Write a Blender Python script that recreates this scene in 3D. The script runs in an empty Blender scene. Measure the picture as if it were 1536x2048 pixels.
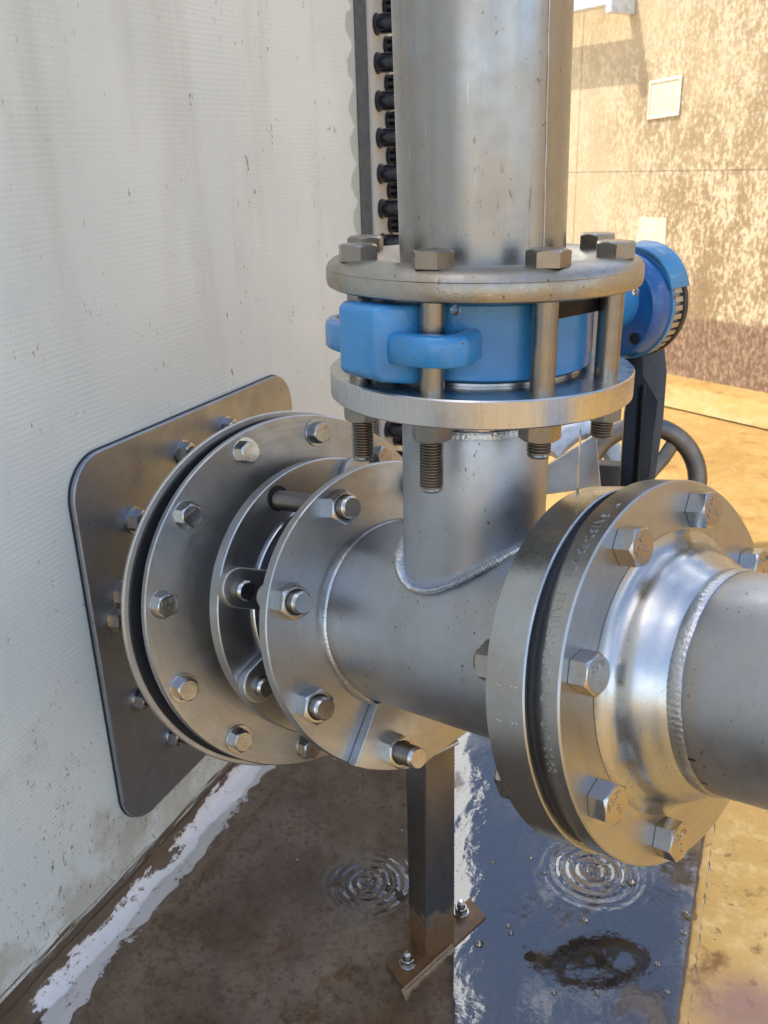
import bpy, math, random
from mathutils import Vector, Matrix, noise
random.seed(7)
scene = bpy.context.scene
COL = scene.collection
S = 0.001                      # all numbers below are millimetres
# ------------------------------------------------------------------ camera
CAM = Vector((191.67, -636.15, 369.16))
RIGHT = Vector((0.91712099, 0.39765608, -0.02754516))
UP = Vector((-0.12207075, 0.34597251, 0.93026972))
FWD = Vector((-0.37945728, 0.84980743, -0.36584083))
FPX = 1765.2
cd = bpy.data.cameras.new('camera'); cam = bpy.data.objects.new('camera', cd); COL.objects.link(cam)
cam.matrix_world = Matrix(((RIGHT.x, UP.x, -FWD.x, CAM.x*S), (RIGHT.y, UP.y, -FWD.y, CAM.y*S), (RIGHT.z, UP.z, -FWD.z, CAM.z*S), (0, 0, 0, 1)))
cd.sensor_fit = 'HORIZONTAL'; cd.sensor_width = 36; cd.lens = 36*FPX/1536
cd.clip_start = 0.01; cd.clip_end = 500
cd.dof.use_dof = True; cd.dof.focus_distance = 0.66; cd.dof.aperture_fstop = 24
scene.camera = cam
# ------------------------------------------------------------------ light
SUN = Vector((-0.42, -0.22, 0.88)).normalized()      # towards the sun
w = bpy.data.worlds.new('World'); scene.world = w; w.use_nodes = True
nt = w.node_tree; nt.nodes.clear()
sky = nt.nodes.new('ShaderNodeTexSky'); sky.sky_type = 'NISHITA'; sky.sun_disc = False
sky.sun_elevation = math.asin(SUN.z); sky.sun_rotation = math.atan2(SUN.x, SUN.y)
sky.air_density = 1.0; sky.dust_density = 1.5; sky.ozone_density = 1.0
bg = nt.nodes.new('ShaderNodeBackground'); bg.inputs[1].default_value = 0.15
# soft white clouds mixed over the blue sky
tc = nt.nodes.new('ShaderNodeTexCoord'); mp = nt.nodes.new('ShaderNodeMapping'); mp.inputs['Scale'].default_value = (1, 1, 2.2)
cn = nt.nodes.new('ShaderNodeTexNoise'); cn.inputs['Scale'].default_value = 2.3; cn.inputs['Detail'].default_value = 7; cn.inputs['Roughness'].default_value = .58
cr = nt.nodes.new('ShaderNodeValToRGB'); cr.color_ramp.elements[0].position = .53; cr.color_ramp.elements[1].position = .64
_a0 = math.atan2((FWD+RIGHT*((880-768)/FPX)-UP*.4).x, (FWD+RIGHT*((880-768)/FPX)-UP*.4).y); _a1 = math.atan2((FWD+RIGHT*((946-768)/FPX)-UP*.4).x, (FWD+RIGHT*((946-768)/FPX)-UP*.4).y)  # unseen bright cloud bank, added to put a white reflection in the puddle
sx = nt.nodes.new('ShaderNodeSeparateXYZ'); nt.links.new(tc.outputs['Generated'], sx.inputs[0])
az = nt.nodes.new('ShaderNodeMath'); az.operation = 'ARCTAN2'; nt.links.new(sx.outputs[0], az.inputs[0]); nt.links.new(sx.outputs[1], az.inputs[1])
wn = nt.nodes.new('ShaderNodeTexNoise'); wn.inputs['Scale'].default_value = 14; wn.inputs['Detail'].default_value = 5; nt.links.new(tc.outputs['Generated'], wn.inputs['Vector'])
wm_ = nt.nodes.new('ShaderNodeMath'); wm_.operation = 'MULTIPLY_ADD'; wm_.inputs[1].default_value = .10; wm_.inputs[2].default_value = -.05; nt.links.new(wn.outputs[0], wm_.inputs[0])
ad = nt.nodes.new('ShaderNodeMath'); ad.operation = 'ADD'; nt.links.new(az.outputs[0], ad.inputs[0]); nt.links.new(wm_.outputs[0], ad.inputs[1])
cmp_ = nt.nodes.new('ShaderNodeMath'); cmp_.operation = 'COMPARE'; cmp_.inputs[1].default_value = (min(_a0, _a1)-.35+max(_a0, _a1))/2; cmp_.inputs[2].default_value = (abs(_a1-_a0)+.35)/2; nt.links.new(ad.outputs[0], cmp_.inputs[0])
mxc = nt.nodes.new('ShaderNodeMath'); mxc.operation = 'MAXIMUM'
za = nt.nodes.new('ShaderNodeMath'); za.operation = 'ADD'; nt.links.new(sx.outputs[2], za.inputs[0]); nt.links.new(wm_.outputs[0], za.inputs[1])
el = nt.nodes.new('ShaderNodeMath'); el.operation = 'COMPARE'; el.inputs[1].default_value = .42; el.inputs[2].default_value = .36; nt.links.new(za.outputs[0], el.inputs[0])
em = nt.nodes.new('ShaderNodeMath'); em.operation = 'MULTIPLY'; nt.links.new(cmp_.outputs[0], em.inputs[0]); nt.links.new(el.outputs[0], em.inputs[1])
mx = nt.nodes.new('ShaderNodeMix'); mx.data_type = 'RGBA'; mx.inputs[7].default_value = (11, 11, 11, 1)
out = nt.nodes.new('ShaderNodeOutputWorld')
L = nt.links.new
L(tc.outputs['Generated'], mp.inputs[0]); L(mp.outputs[0], cn.inputs['Vector']); L(cn.outputs[0], cr.inputs[0])
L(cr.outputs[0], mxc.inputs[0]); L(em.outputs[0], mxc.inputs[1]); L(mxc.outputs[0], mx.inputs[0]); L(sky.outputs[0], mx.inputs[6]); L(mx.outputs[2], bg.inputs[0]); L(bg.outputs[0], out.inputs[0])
ld = bpy.data.lights.new('sun', 'SUN'); ld.energy = 2.3; ld.angle = math.radians(.5); ld.color = (1, .93, .80)
sun = bpy.data.objects.new('sun', ld); COL.objects.link(sun)
sun.rotation_euler = SUN.to_track_quat('Z', 'Y').to_euler()
scene.view_settings.view_transform = 'Standard'; scene.view_settings.look = 'None'
scene.view_settings.exposure = 1.2; scene.view_settings.gamma = 1
scene.cycles.max_bounces = 8
scene.cycles.use_denoising = True

# ------------------------------------------------------------------ helpers
def ray(px, py): return FWD + RIGHT*((px-768)/FPX) + UP*((1024-py)/FPX)
def on_plane(px, py, n, c):
    d = ray(px, py); t = (Vector(c)-CAM).dot(n)/d.dot(n); return CAM + d*t
def on_floor(px, py, z): return on_plane(px, py, Vector((0, 0, 1)), (0, 0, z))
def at_depth(px, py, D): return CAM + ray(px, py)*D

def prj(P): q = P-CAM; return 768+FPX*q.dot(RIGHT)/q.dot(FWD), 1024-FPX*q.dot(UP)/q.dot(FWD)

class Fr:
    """local frame: x runs along the axis"""
    def __init__(s, o, x, y, z): s.o = Vector(o); s.x = Vector(x); s.y = Vector(y); s.z = Vector(z)
    def p(s, a, b, c): return s.o + s.x*a + s.y*b + s.z*c
    def shift(s, a, b=0, c=0): return Fr(s.p(a, b, c), s.x, s.y, s.z)
    def mat(s, base=(0, 0, 0)):
        o = (s.o-Vector(base))*S
        return Matrix(((s.x.x, s.y.x, s.z.x, o.x), (s.x.y, s.y.y, s.z.y, o.y), (s.x.z, s.y.z, s.z.z, o.z), (0, 0, 0, 1)))
def frame_axis(o, n, up=(0, 0, 1)):
    n = Vector(n).normalized(); y = Vector(up).cross(n)
    if y.length < .01: y = Vector((0, 1, 0)).cross(n)
    y.normalize(); return Fr(o, n, y, n.cross(y))
WORLD = Fr((0, 0, 0), (1, 0, 0), (0, 1, 0), (0, 0, 1))

class MB:
    def __init__(s, fr=None): s.v = []; s.f = []; s.fr = fr or WORLD; s.dirt = set()
    def pt(s, a, b, c): s.v.append(s.fr.p(a, b, c)); return len(s.v)-1
    def face(s, *i): s.f.append(tuple(i))
    def lathe(s, prof, seg=96, closed=False, wob=None):
        """prof: list of (x, r) revolved round the local x axis"""
        base = len(s.v)
        for k, (x, r) in enumerate(prof):
            for i in range(seg):
                t = 2*math.pi*i/seg; dx, dr = wob(k, t) if wob else (0, 0)
                s.pt(x+dx, (r+dr)*math.cos(t), (r+dr)*math.sin(t))
        n = len(prof)
        for k in range(n if closed else n-1):
            k2 = (k+1) % n
            for i in range(seg):
                j = (i+1) % seg
                s.face(base+k*seg+i, base+k2*seg+i, base+k2*seg+j, base+k*seg+j)
        return base
    def cap(s, base, k, seg, flip=False):
        idx = [base+k*seg+i for i in range(seg)]
        s.f.append(tuple(reversed(idx)) if flip else tuple(idx))
    def disc(s, x0, x1, R, r=0, ch=.8, seg=128):
        """solid disc or ring with chamfered rims"""
        if r: s.lathe([(x0, r), (x0, R-ch), (x0+ch, R), (x1-ch, R), (x1, R-ch), (x1, r)], seg, closed=True)
        else:
            b = s.lathe([(x0, R-ch), (x0+ch, R), (x1-ch, R), (x1, R-ch)], seg)
            s.cap(b, 0, seg); s.cap(b, 3, seg, True)
    def box(s, a0, a1, b0, b1, c0, c1):
        i = [s.pt(a, b, c) for a in (a0, a1) for b in (b0, b1) for c in (c0, c1)]
        for q in ((0, 1, 3, 2), (4, 6, 7, 5), (0, 4, 5, 1), (2, 3, 7, 6), (0, 2, 6, 4), (1, 5, 7, 3)): s.face(*[i[k] for k in q])
    def prism(s, poly, x0, x1):
        """poly of local (y, z) extruded along x"""
        n = len(poly); A = [s.pt(x0, y, z) for y, z in poly]; B = [s.pt(x1, y, z) for y, z in poly]
        s.f.append(tuple(reversed(A))); s.f.append(tuple(B))
        for i in range(n): j = (i+1) % n; s.face(A[i], A[j], B[j], B[i])
    def tube(s, pts, r, seg=12, closed=False, up=None):
        """pts local; r number or function(k)"""
        P = [Vector(p) for p in pts]; n = len(P); base = len(s.v)
        for k in range(n):
            a = P[(k-1) % n] if (k or closed) else P[k]; b = P[(k+1) % n] if (k < n-1 or closed) else P[k]
            t = (b-a).normalized(); u_ = Vector(up) if up else Vector((0, 0, 1))
            if abs(t.dot(u_)) > .98: u_ = Vector((1, 0, 0))
            e = t.cross(u_).normalized(); g = e.cross(t); rr = r(k) if callable(r) else r
            ra, rb = rr if isinstance(rr, tuple) else (rr, rr)
            for i in range(seg):
                q = 2*math.pi*i/seg; c = P[k]+e*(ra*math.cos(q))+g*(rb*math.sin(q)); s.pt(*c)
        for k in range(n if closed else n-1):
            k2 = (k+1) % n
            for i in range(seg):
                j = (i+1) % seg; s.face(base+k*seg+i, base+k*seg+j, base+k2*seg+j, base+k2*seg+i)
        if not closed: s.cap(base, 0, seg, True); s.cap(base, n-1, seg)
    def build(s, name, mat, parent=None, base=(0, 0, 0), smooth=True, ang=32, bevel=0):
        me = bpy.data.meshes.new(name); b = Vector(base)
        me.from_pydata([tuple((v-b)*S) for v in s.v], [], s.f); me.materials.append(mat)
        if s.dirt:
            me.materials.append(m_groove_shade)
            for i_ in s.dirt: me.polygons[i_].material_index = 1
        me.update()
        import bmesh
        bm = bmesh.new(); bm.from_mesh(me); bmesh.ops.recalc_face_normals(bm, faces=bm.faces)
        if bevel: bmesh.ops.bevel(bm, geom=[e for e in bm.edges if e.is_manifold and e.calc_face_angle(0) > .5], offset=bevel*S, segments=3, affect='EDGES', profile=.5, clamp_overlap=True)
        bm.to_mesh(me); bm.free()
        if smooth:
            for p_ in me.polygons: p_.use_smooth = True
            me.set_sharp_from_angle(angle=math.radians(ang))
        o = bpy.data.objects.new(name, me); COL.objects.link(o)
        if parent: o.parent = parent
        return o
def thing(name, label, cat, base=(0, 0, 0), group=None):
    o = bpy.data.objects.new(name, None); COL.objects.link(o); o.location = Vector(base)*S
    o.empty_display_size = .02; o['label'] = label; o['category'] = cat
    if group: o['group'] = group
    o['_b'] = tuple(base); return o
def part(mb, name, mat, par, **k): return mb.build(name, mat, par, base=par['_b'], **k)
def tag(o, label, cat, group=None):
    o['label'] = label; o['category'] = cat
    if group: o['group'] = group
    return o
def put(mesh_objs, par, fr, base):
    """copy of a part with its sub-parts at a frame, in the thing's space"""
    root, subs = mesh_objs
    r_ = root.copy(); COL.objects.link(r_); r_.parent = par; r_.matrix_local = fr.mat(base)
    for q in subs: c = q.copy(); COL.objects.link(c); c.parent = r_
    return r_
protos = []
def proto(mb_list):
    """first mesh is the part, the rest are its sub-parts; unlinked templates"""
    os_ = []
    for mb, nm, mt in mb_list:
        o = mb.build(nm, mt); COL.objects.unlink(o); os_.append(o)
    protos.extend(os_)
    return os_[0], os_[1:]

# ------------------------------------------------------------------ materials
def N(nt_, t, **k):
    n = nt_.nodes.new('ShaderNode'+t)
    for a, b in k.items(): setattr(n, a, b)
    return n
class MT:
    def __init__(s, name):
        s.m = bpy.data.materials.new(name); s.m.use_nodes = True; s.t = s.m.node_tree; s.b = s.t.nodes['Principled BSDF']
        g = N(s.t, 'NewGeometry'); s.pos = g.outputs['Position']; s.nor = g.outputs['Normal']
    def l(s, a, b): s.t.links.new(a, b)
    def map(s, scale=(1, 1, 1), rot=(0, 0, 0), loc=(0, 0, 0), src=None):
        n = N(s.t, 'Mapping'); n.inputs['Scale'].default_value = scale; n.inputs['Rotation'].default_value = rot; n.inputs['Location'].default_value = loc
        s.l(src or s.pos, n.inputs[0]); return n.outputs[0]
    def noise(s, scale, detail=4, rough=.55, vec=None, dist=0):
        n = N(s.t, 'TexNoise'); n.inputs['Scale'].default_value = scale; n.inputs['Detail'].default_value = detail; n.inputs['Roughness'].default_value = rough; n.inputs['Distortion'].default_value = dist
        s.l(vec or s.pos, n.inputs['Vector']); return n.outputs[0]
    def vor(s, scale, vec=None, feat='F1'):
        n = N(s.t, 'TexVoronoi', feature=feat); n.inputs['Scale'].default_value = scale; s.l(vec or s.pos, n.inputs['Vector']); return n.outputs['Distance']
    def ramp(s, v, a, b, ca=0., cb=1.):
        n = N(s.t, 'MapRange'); n.interpolation_type = 'SMOOTHSTEP'; n.clamp = True
        for i, x in enumerate((a, b, ca, cb)): n.inputs[1+i].default_value = x
        s.l(v, n.inputs[0]); return n.outputs[0]
    def math(s, op, a, b=0., c=None):
        n = N(s.t, 'Math', operation=op)
        for i, x in enumerate((a, b) if c is None else (a, b, c)):
            if isinstance(x, (int, float)): n.inputs[i].default_value = x
            else: s.l(x, n.inputs[i])
        return n.outputs[0]
    def xyz(s, src=None):
        n = N(s.t, 'SeparateXYZ'); s.l(src or s.pos, n.inputs[0]); return n.outputs
    def mix(s, f, a, b):
        n = N(s.t, 'Mix', data_type='RGBA')
        for i, x in ((0, f), (6, a), (7, b)):
            if isinstance(x, (int, float)): n.inputs[i].default_value = x
            elif isinstance(x, tuple): n.inputs[i].default_value = (*x, 1) if len(x) == 3 else x
            else: s.l(x, n.inputs[i])
        return n.outputs[2]
    def bump(s, h, strength=.3, dist=.001, prev=None):
        n = N(s.t, 'Bump'); n.inputs['Strength'].default_value = strength; n.inputs['Distance'].default_value = dist
        s.l(h, n.inputs['Height'])
        if prev: s.l(prev, n.inputs['Normal'])
        return n.outputs[0]
    def set(s, **k):
        for a, x in k.items():
            i = s.b.inputs[a.replace('_', ' ')]
            if isinstance(x, (int, float)): i.default_value = x
            elif isinstance(x, tuple): i.default_value = (*x, 1)
            else: s.l(x, i)
        return s.m

def steel(name, col, rough, spots=.35, blot=.5, bump=.06, tan=(.40, .33, .24), streak=None, fine=900, turned=None, smudge=0, heat=None):
    """stainless steel with blotchy tarnish, brown specks and a fine tooth"""
    M = MT(name)
    big = M.noise(14, 5, .6); mid = M.noise(70, 4, .6); fi = M.noise(fine, 2, .6)
    c = M.mix(M.math('MULTIPLY', M.ramp(big, .38, .70), blot), col, tan)
    c = M.mix(M.math('MULTIPLY', M.ramp(mid, .45, .75), blot*.5), c, tuple(x*.72 for x in col))
    sp = M.noise(330, 2, .5, M.map((1, 1, .6))); sm = M.noise(28, 4, .7)
    m1 = M.math('MULTIPLY', M.ramp(sp, .66, .72), M.ramp(sm, .46, .58))
    c = M.mix(M.math('MULTIPLY', m1, spots), c, (.16, .10, .06))
    stn = M.noise(9, 9, .78, dist=.6); c = M.mix(M.math('MULTIPLY', M.ramp(M.math('ABSOLUTE', M.math('SUBTRACT', stn, .5)), .0, .018, 1, 0), .22*blot), c, tan)
    r = M.math('ADD', M.math('MULTIPLY', M.math('SUBTRACT', mid, .5), .26), rough)
    r = M.math('ADD', r, M.math('MULTIPLY', M.ramp(big, .4, .65), .07))
    h = fi
    if streak:
        sv = M.noise(1, 4, .7, M.map(streak)); h = M.math('ADD', M.math('MULTIPLY', fi, .5), sv)
        c = M.mix(M.math('MULTIPLY', M.ramp(sv, .42, .72), .28), c, tuple(x*.6 for x in col))
    if smudge:      # dark rubbed marks running down the pipe
        sg = M.noise(1, 6, .75, M.map((130, 130, 14))); sg2 = M.noise(7, 2)
        c = M.mix(M.math('MULTIPLY', M.math('MULTIPLY', M.ramp(sg, .60, .70), M.ramp(sg2, .50, .60)), smudge), c, (.07, .07, .08))
        sc_ = M.noise(1, 3, .6, M.map((420, 420, 22), (.3, .2, 0))); c = M.mix(M.math('MULTIPLY', M.ramp(sc_, .68, .74), .35), c, (.8, .8, .8))
    if turned:      # lathe marks: rings round the flange axis
        o_, n_ = turned
        def vm(op, a, b):
            q = N(M.t, 'VectorMath', operation=op)
            for i, x in enumerate((a, b)):
                if isinstance(x, (tuple, Vector)): q.inputs[i].default_value = tuple(x)
                elif x is not None: M.l(x, q.inputs[i])
            return q
        d_ = vm('SUBTRACT', M.pos, tuple(o_*S)).outputs[0]; cr_ = vm('CROSS_PRODUCT', d_, tuple(n_)).outputs[0]; rad = vm('LENGTH', cr_, None).outputs['Value']
        cb = N(M.t, 'CombineXYZ'); M.l(rad, cb.inputs[0]); rn = M.noise(1100, 4, .7, cb.outputs[0]); rn2 = M.noise(160, 3, .6, cb.outputs[0])
        h = M.math('ADD', M.math('MULTIPLY', h, .4), M.math('ADD', rn, rn2)); bump *= 1.6
        c = M.mix(M.math('MULTIPLY', M.ramp(rn2, .4, .7), .18), c, tuple(x*.6 for x in col)); r = M.math('ADD', r, M.math('MULTIPLY', M.math('SUBTRACT', rn2, .5), .15))
    if heat:        # straw and blue heat tint beside a weld
        o_, n_, w_ = heat
        q = N(M.t, 'VectorMath', operation='SUBTRACT'); M.l(M.pos, q.inputs[0]); q.inputs[1].default_value = tuple(o_*S); q2 = N(M.t, 'VectorMath', operation='DOT_PRODUCT'); M.l(q.outputs[0], q2.inputs[0]); q2.inputs[1].default_value = tuple(n_)
        ax_ = M.math('ABSOLUTE', M.math('ADD', q2.outputs['Value'], M.math('MULTIPLY', M.math('SUBTRACT', M.noise(45, 4), .5), .006)))
        c = M.mix(M.math('MULTIPLY', M.ramp(ax_, w_*S, w_*S*.45), .45), c, (.42, .35, .25)); c = M.mix(M.math('MULTIPLY', M.ramp(ax_, w_*S*.5, w_*S*.3), .5), c, (.25, .27, .34))
    return M.set(Base_Color=c, Metallic=1., Roughness=r, Normal=M.bump(h, bump, .0006))

m_flange = steel('brushed_steel', (.50, .52, .53), .27, bump=.07)
m_face = steel('satin_steel_face', (.56, .56, .54), .35, blot=.4, bump=.10, streak=(60, 60, 60))
m_pipe = steel('pickled_steel_pipe', (.56, .59, .62), .50, spots=.8, blot=.25, bump=.22)
m_riser = steel('weathered_steel_pipe', (.40, .41, .42), .30, spots=.7, blot=.5, bump=.16, streak=(90, 90, 3), smudge=.8)
m_dull = steel('dull_pressed_steel', (.46, .45, .41), .38, spots=.8, blot=.9, bump=.5, tan=(.36, .27, .16), fine=420)
m_bolt = steel('bolt_steel', (.52, .52, .51), .20, spots=.2, blot=.5, bump=.07)
m_boltd = steel('dark_bolt_steel', (.29, .28, .265), .26, spots=.3, blot=.7, bump=.12)
m_polish = steel('turned_steel', (.64, .64, .63), .25, spots=.15, blot=.2, bump=.03, streak=(500, 500, 20))
m_plate = steel('mounting_plate_steel', (.40, .44, .50), .42, spots=1., blot=.30, bump=.12, tan=(.20, .17, .15))
m_post0 = steel('post_steel', (.26, .255, .25), .30, spots=.6, blot=.5, bump=.08, tan=(.20, .15, .11), streak=(300, 300, 8))
def post_mat():
    m = m_post0; t = m.node_tree; b = t.nodes['Principled BSDF']; src = b.inputs['Base Color'].links[0].from_socket; M = MT.__new__(MT); M.m = m; M.t = t; M.b = b
    g = N(t, 'NewGeometry'); M.pos = g.outputs['Position']; x, y, z = M.xyz()
    e = M.math('ADD', z, M.math('MULTIPLY', M.noise(60, 6, .7), .09)); rust = M.ramp(e, -.428+.115, -.428+.085)
    M.l(M.mix(rust, src, M.mix(M.noise(150, 4), (.07, .035, .015), (.26, .15, .07))), b.inputs['Base Color']); M.l(M.ramp(rust, 0, 1, .95, .1), b.inputs['Metallic']); return m
m_post = post_mat()
m_weld = steel('weld_steel', (.56, .58, .60), .32, spots=.5, blot=.6, bump=.9, fine=380)
m_edge = steel('pale_ring_edge', (.66, .62, .56), .50, blot=.4)
def plain(name, col, rough, metallic=0., bump=0., spec=.5, coat=0.):
    M = MT(name); n = M.noise(60, 5); c = M.mix(M.ramp(n, .35, .7), col, tuple(x*.75 for x in col))
    k = dict(Base_Color=c, Metallic=metallic, Roughness=rough, Specular_IOR_Level=spec, Coat_Weight=coat)
    if bump: k['Normal'] = M.bump(M.noise(350, 3), bump, .0008)
    return M.set(**k)
m_groove_shade = plain('thread_groove_shade', (.15, .125, .10), .38, metallic=.9)  # darker metal for thread flanks: groove shade painted into the colour
m_rubber = plain('black_rubber', (.012, .013, .016), .55)
m_black = plain('black_paint', (.010, .010, .011), .30, spec=.25)
m_cap = plain('black_plastic', (.006, .008, .016), .14, coat=.5)
m_gasket = plain('dark_gasket', (.015, .02, .035), .4)
m_iron = plain('cast_iron', (.075, .07, .065), .45, metallic=.3, bump=.3)
m_grey = plain('grey_edge_strip', (.105, .125, .13), .6, bump=.2)
m_grout = plain('wet_grout', (.26, .19, .12), .45, bump=.8)
m_white = plain('white_plastic', (.68, .74, .82), .3)
m_galv = steel('galvanised_sheet', (.62, .59, .54), .45, blot=.4)
def blue_mat(name, col, rough=.22):
    M = MT(name)
    n = M.noise(26, 4); c = M.mix(M.ramp(n, .35, .72), col, tuple(x*.78 for x in col))
    ch = M.noise(55, 6, .7); c = M.mix(M.ramp(ch, .665, .685), c, (.10, .045, .025))
    dd = M.math('MULTIPLY', M.ramp(M.vor(170), 0, .12, 1, 0), M.ramp(M.noise(30), .52, .6)); c = M.mix(M.math('MULTIPLY', dd, .7), c, (.05, .10, .12))
    return M.set(Base_Color=c, Roughness=rough, Coat_Weight=.5, Coat_Roughness=.12, Normal=M.bump(M.noise(210, 4, .7), .40, .0016))
m_blue = blue_mat('glossy_blue_paint', (.045, .275, .60))
m_blue2 = blue_mat('deep_blue_paint', (.012, .115, .36))
m_blue3 = blue_mat('light_blue_plastic', (.07, .29, .52), .3)

# geometry of the wall side (mm)
XW, XP, ZF = -423., -415., -428.
nX = Vector((1, 0, 0))
def wallpt(px, py, x=XW): return on_plane(px, py, nX, (x, 0, 0))

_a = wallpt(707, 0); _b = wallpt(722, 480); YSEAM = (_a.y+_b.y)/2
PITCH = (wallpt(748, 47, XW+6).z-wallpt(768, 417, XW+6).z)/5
MUDZ = wallpt(232, 1746).z*S
def mat_tank():
    M = MT('cream_tank_coating'); x, y, z = M.xyz()
    base = M.mix(M.ramp(M.noise(5, 5), .35, .7), (.74, .80, .775), (.81, .86, .82))
    # broad vertical weathering runs
    run = M.noise(1, 5, .6, M.map((9, 9, 1.3))); base = M.mix(M.math('MULTIPLY', M.ramp(run, .50, .78), .30), base, (.42, .38, .29))
    # grey scalloped band beside the seam strip
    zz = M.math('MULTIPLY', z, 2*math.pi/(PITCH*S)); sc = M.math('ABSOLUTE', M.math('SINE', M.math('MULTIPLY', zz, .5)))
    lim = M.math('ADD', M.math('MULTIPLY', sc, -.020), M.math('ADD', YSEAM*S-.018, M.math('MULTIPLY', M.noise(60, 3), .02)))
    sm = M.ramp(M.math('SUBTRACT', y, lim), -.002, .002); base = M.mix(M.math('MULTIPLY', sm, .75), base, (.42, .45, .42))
    # brown freckles, denser low down
    low = M.ramp(z, .0, -.37); fl = M.math('SUBTRACT', .9, M.noise(240, 3, .6, M.map((1, 1, .5)))); fm = M.noise(16, 5, .7)
    fr_ = M.math('MULTIPLY', M.ramp(fl, .22, .28, 1., 0.), M.ramp(M.math('ADD', fm, M.math('MULTIPLY', low, .20)), .54, .66))
    base = M.mix(M.math('MULTIPLY', fr_, .85), base, (.20, .12, .055))
    f2 = M.math('MULTIPLY', M.ramp(M.noise(120, 3, .6, M.map((1, 1, .45))), .66, .72), M.ramp(M.noise(11, 4, .7), .52, .6)); base = M.mix(M.math('MULTIPLY', f2, .8), base, (.16, .10, .05))
    st = M.ramp(M.math('ADD', M.noise(8, 6, .65), M.math('MULTIPLY', low, .12)), .56, .74); base = M.mix(M.math('MULTIPLY', st, M.math('ADD', .02, M.math('MULTIPLY', low, .45))), base, (.34, .26, .15))
    # dark muddy skirt with dragged streaks
    drag = M.noise(1, 5, .7, M.map((30, 9, 230))); e = M.math('ADD', z, M.math('MULTIPLY', M.math('SUBTRACT', drag, .5), .085))
    e = M.math('ADD', e, M.math('MULTIPLY', M.ramp(y, -.35, .2, 0, 1), .012))
    mud = M.ramp(e, MUDZ, MUDZ-.005); base = M.mix(mud, base, M.mix(M.noise(45, 4), (.075, .05, .032), (.16, .11, .07)))
    # woven rib texture
    wv = N(M.t, 'TexWave', wave_type='BANDS', bands_direction='Z', wave_profile='SIN'); wv.inputs['Scale'].default_value = 58; wv.inputs['Distortion'].default_value = 4.5; wv.inputs['Detail'].default_value = 3; wv.inputs['Detail Scale'].default_value = .9
    M.l(M.map((.18, .18, 1), (math.radians(-9), 0, 0)), wv.inputs['Vector'])
    b1 = M.bump(M.math('MULTIPLY', wv.outputs['Fac'], M.ramp(M.noise(6, 4), .3, .7, .35, 1.)), .20, .0008); b2 = M.bump(M.noise(420, 3), .25, .0008, b1)
    return M.set(Base_Color=base, Roughness=M.math('ADD', .38, M.math('MULTIPLY', mud, .2)), Normal=b2)
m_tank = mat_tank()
def mat_slab():
    M = MT('wet_brown_concrete'); x, y, z = M.xyz()
    a = M.noise(9, 7, .65); b = M.noise(130, 4, .7)
    c = M.mix(M.ramp(a, .32, .68), (.15, .097, .056), (.30, .225, .16)); c = M.mix(M.ramp(b, .45, .75), c, (.11, .066, .04))
    c = M.mix(M.math('MULTIPLY', M.ramp(M.noise(38, 5, .7), .54, .66), .6), c, (.17, .07, .03))
    pit = M.math('MULTIPLY', M.ramp(M.vor(230), .0, .30, 1, 0), M.ramp(M.noise(26, 5, .7), .48, .62)); c = M.mix(M.math('MULTIPLY', pit, .7), c, (.03, .018, .012))
    lt = M.math('MULTIPLY', M.ramp(M.vor(140), .0, .14, 1, 0), M.ramp(M.noise(31, 3), .58, .66)); c = M.mix(M.math('MULTIPLY', lt, .6), c, (.5, .46, .4))
    # white sealant / lime smeared along the foot of the tank
    n = M.math('SUBTRACT', M.noise(48, 9, .8), .5); n2 = M.math('SUBTRACT', M.noise(7, 3), .5)
    wy = M.math('MULTIPLY', M.ramp(y, -.27, -.10), M.ramp(y, .6, .30)); 
    lim = M.math('ADD', M.math('MULTIPLY', wy, .036), M.math('ADD', M.math('MULTIPLY', n, .085), M.math('ADD', M.math('MULTIPLY', n2, .05), XW*S-.002)))
    wm = M.ramp(M.math('SUBTRACT', x, lim), .0015, -.0015); wm = M.math('MULTIPLY', wm, M.ramp(y, -.29, -.25)); wm = M.math('MULTIPLY', wm, M.ramp(M.noise(34, 9, .8), .36, .44))
    fleck = M.math('MULTIPLY', M.ramp(M.vor(55), .10, .06), M.ramp(M.noise(22, 3), .62, .66)); wm = M.math('MAXIMUM', wm, M.math('MULTIPLY', fleck, .7))
    c = M.mix(wm, c, M.mix(M.noise(60, 4), (.72, .72, .74), (.88, .89, .93)))
    h = M.bump(M.noise(240, 5, .7), .45, .0015, M.bump(a, .4, .004))
    return M.set(Base_Color=c, Roughness=M.math('ADD', M.math('MULTIPLY', wm, .2), .34), Normal=h)
m_slab = mat_slab()
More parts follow.
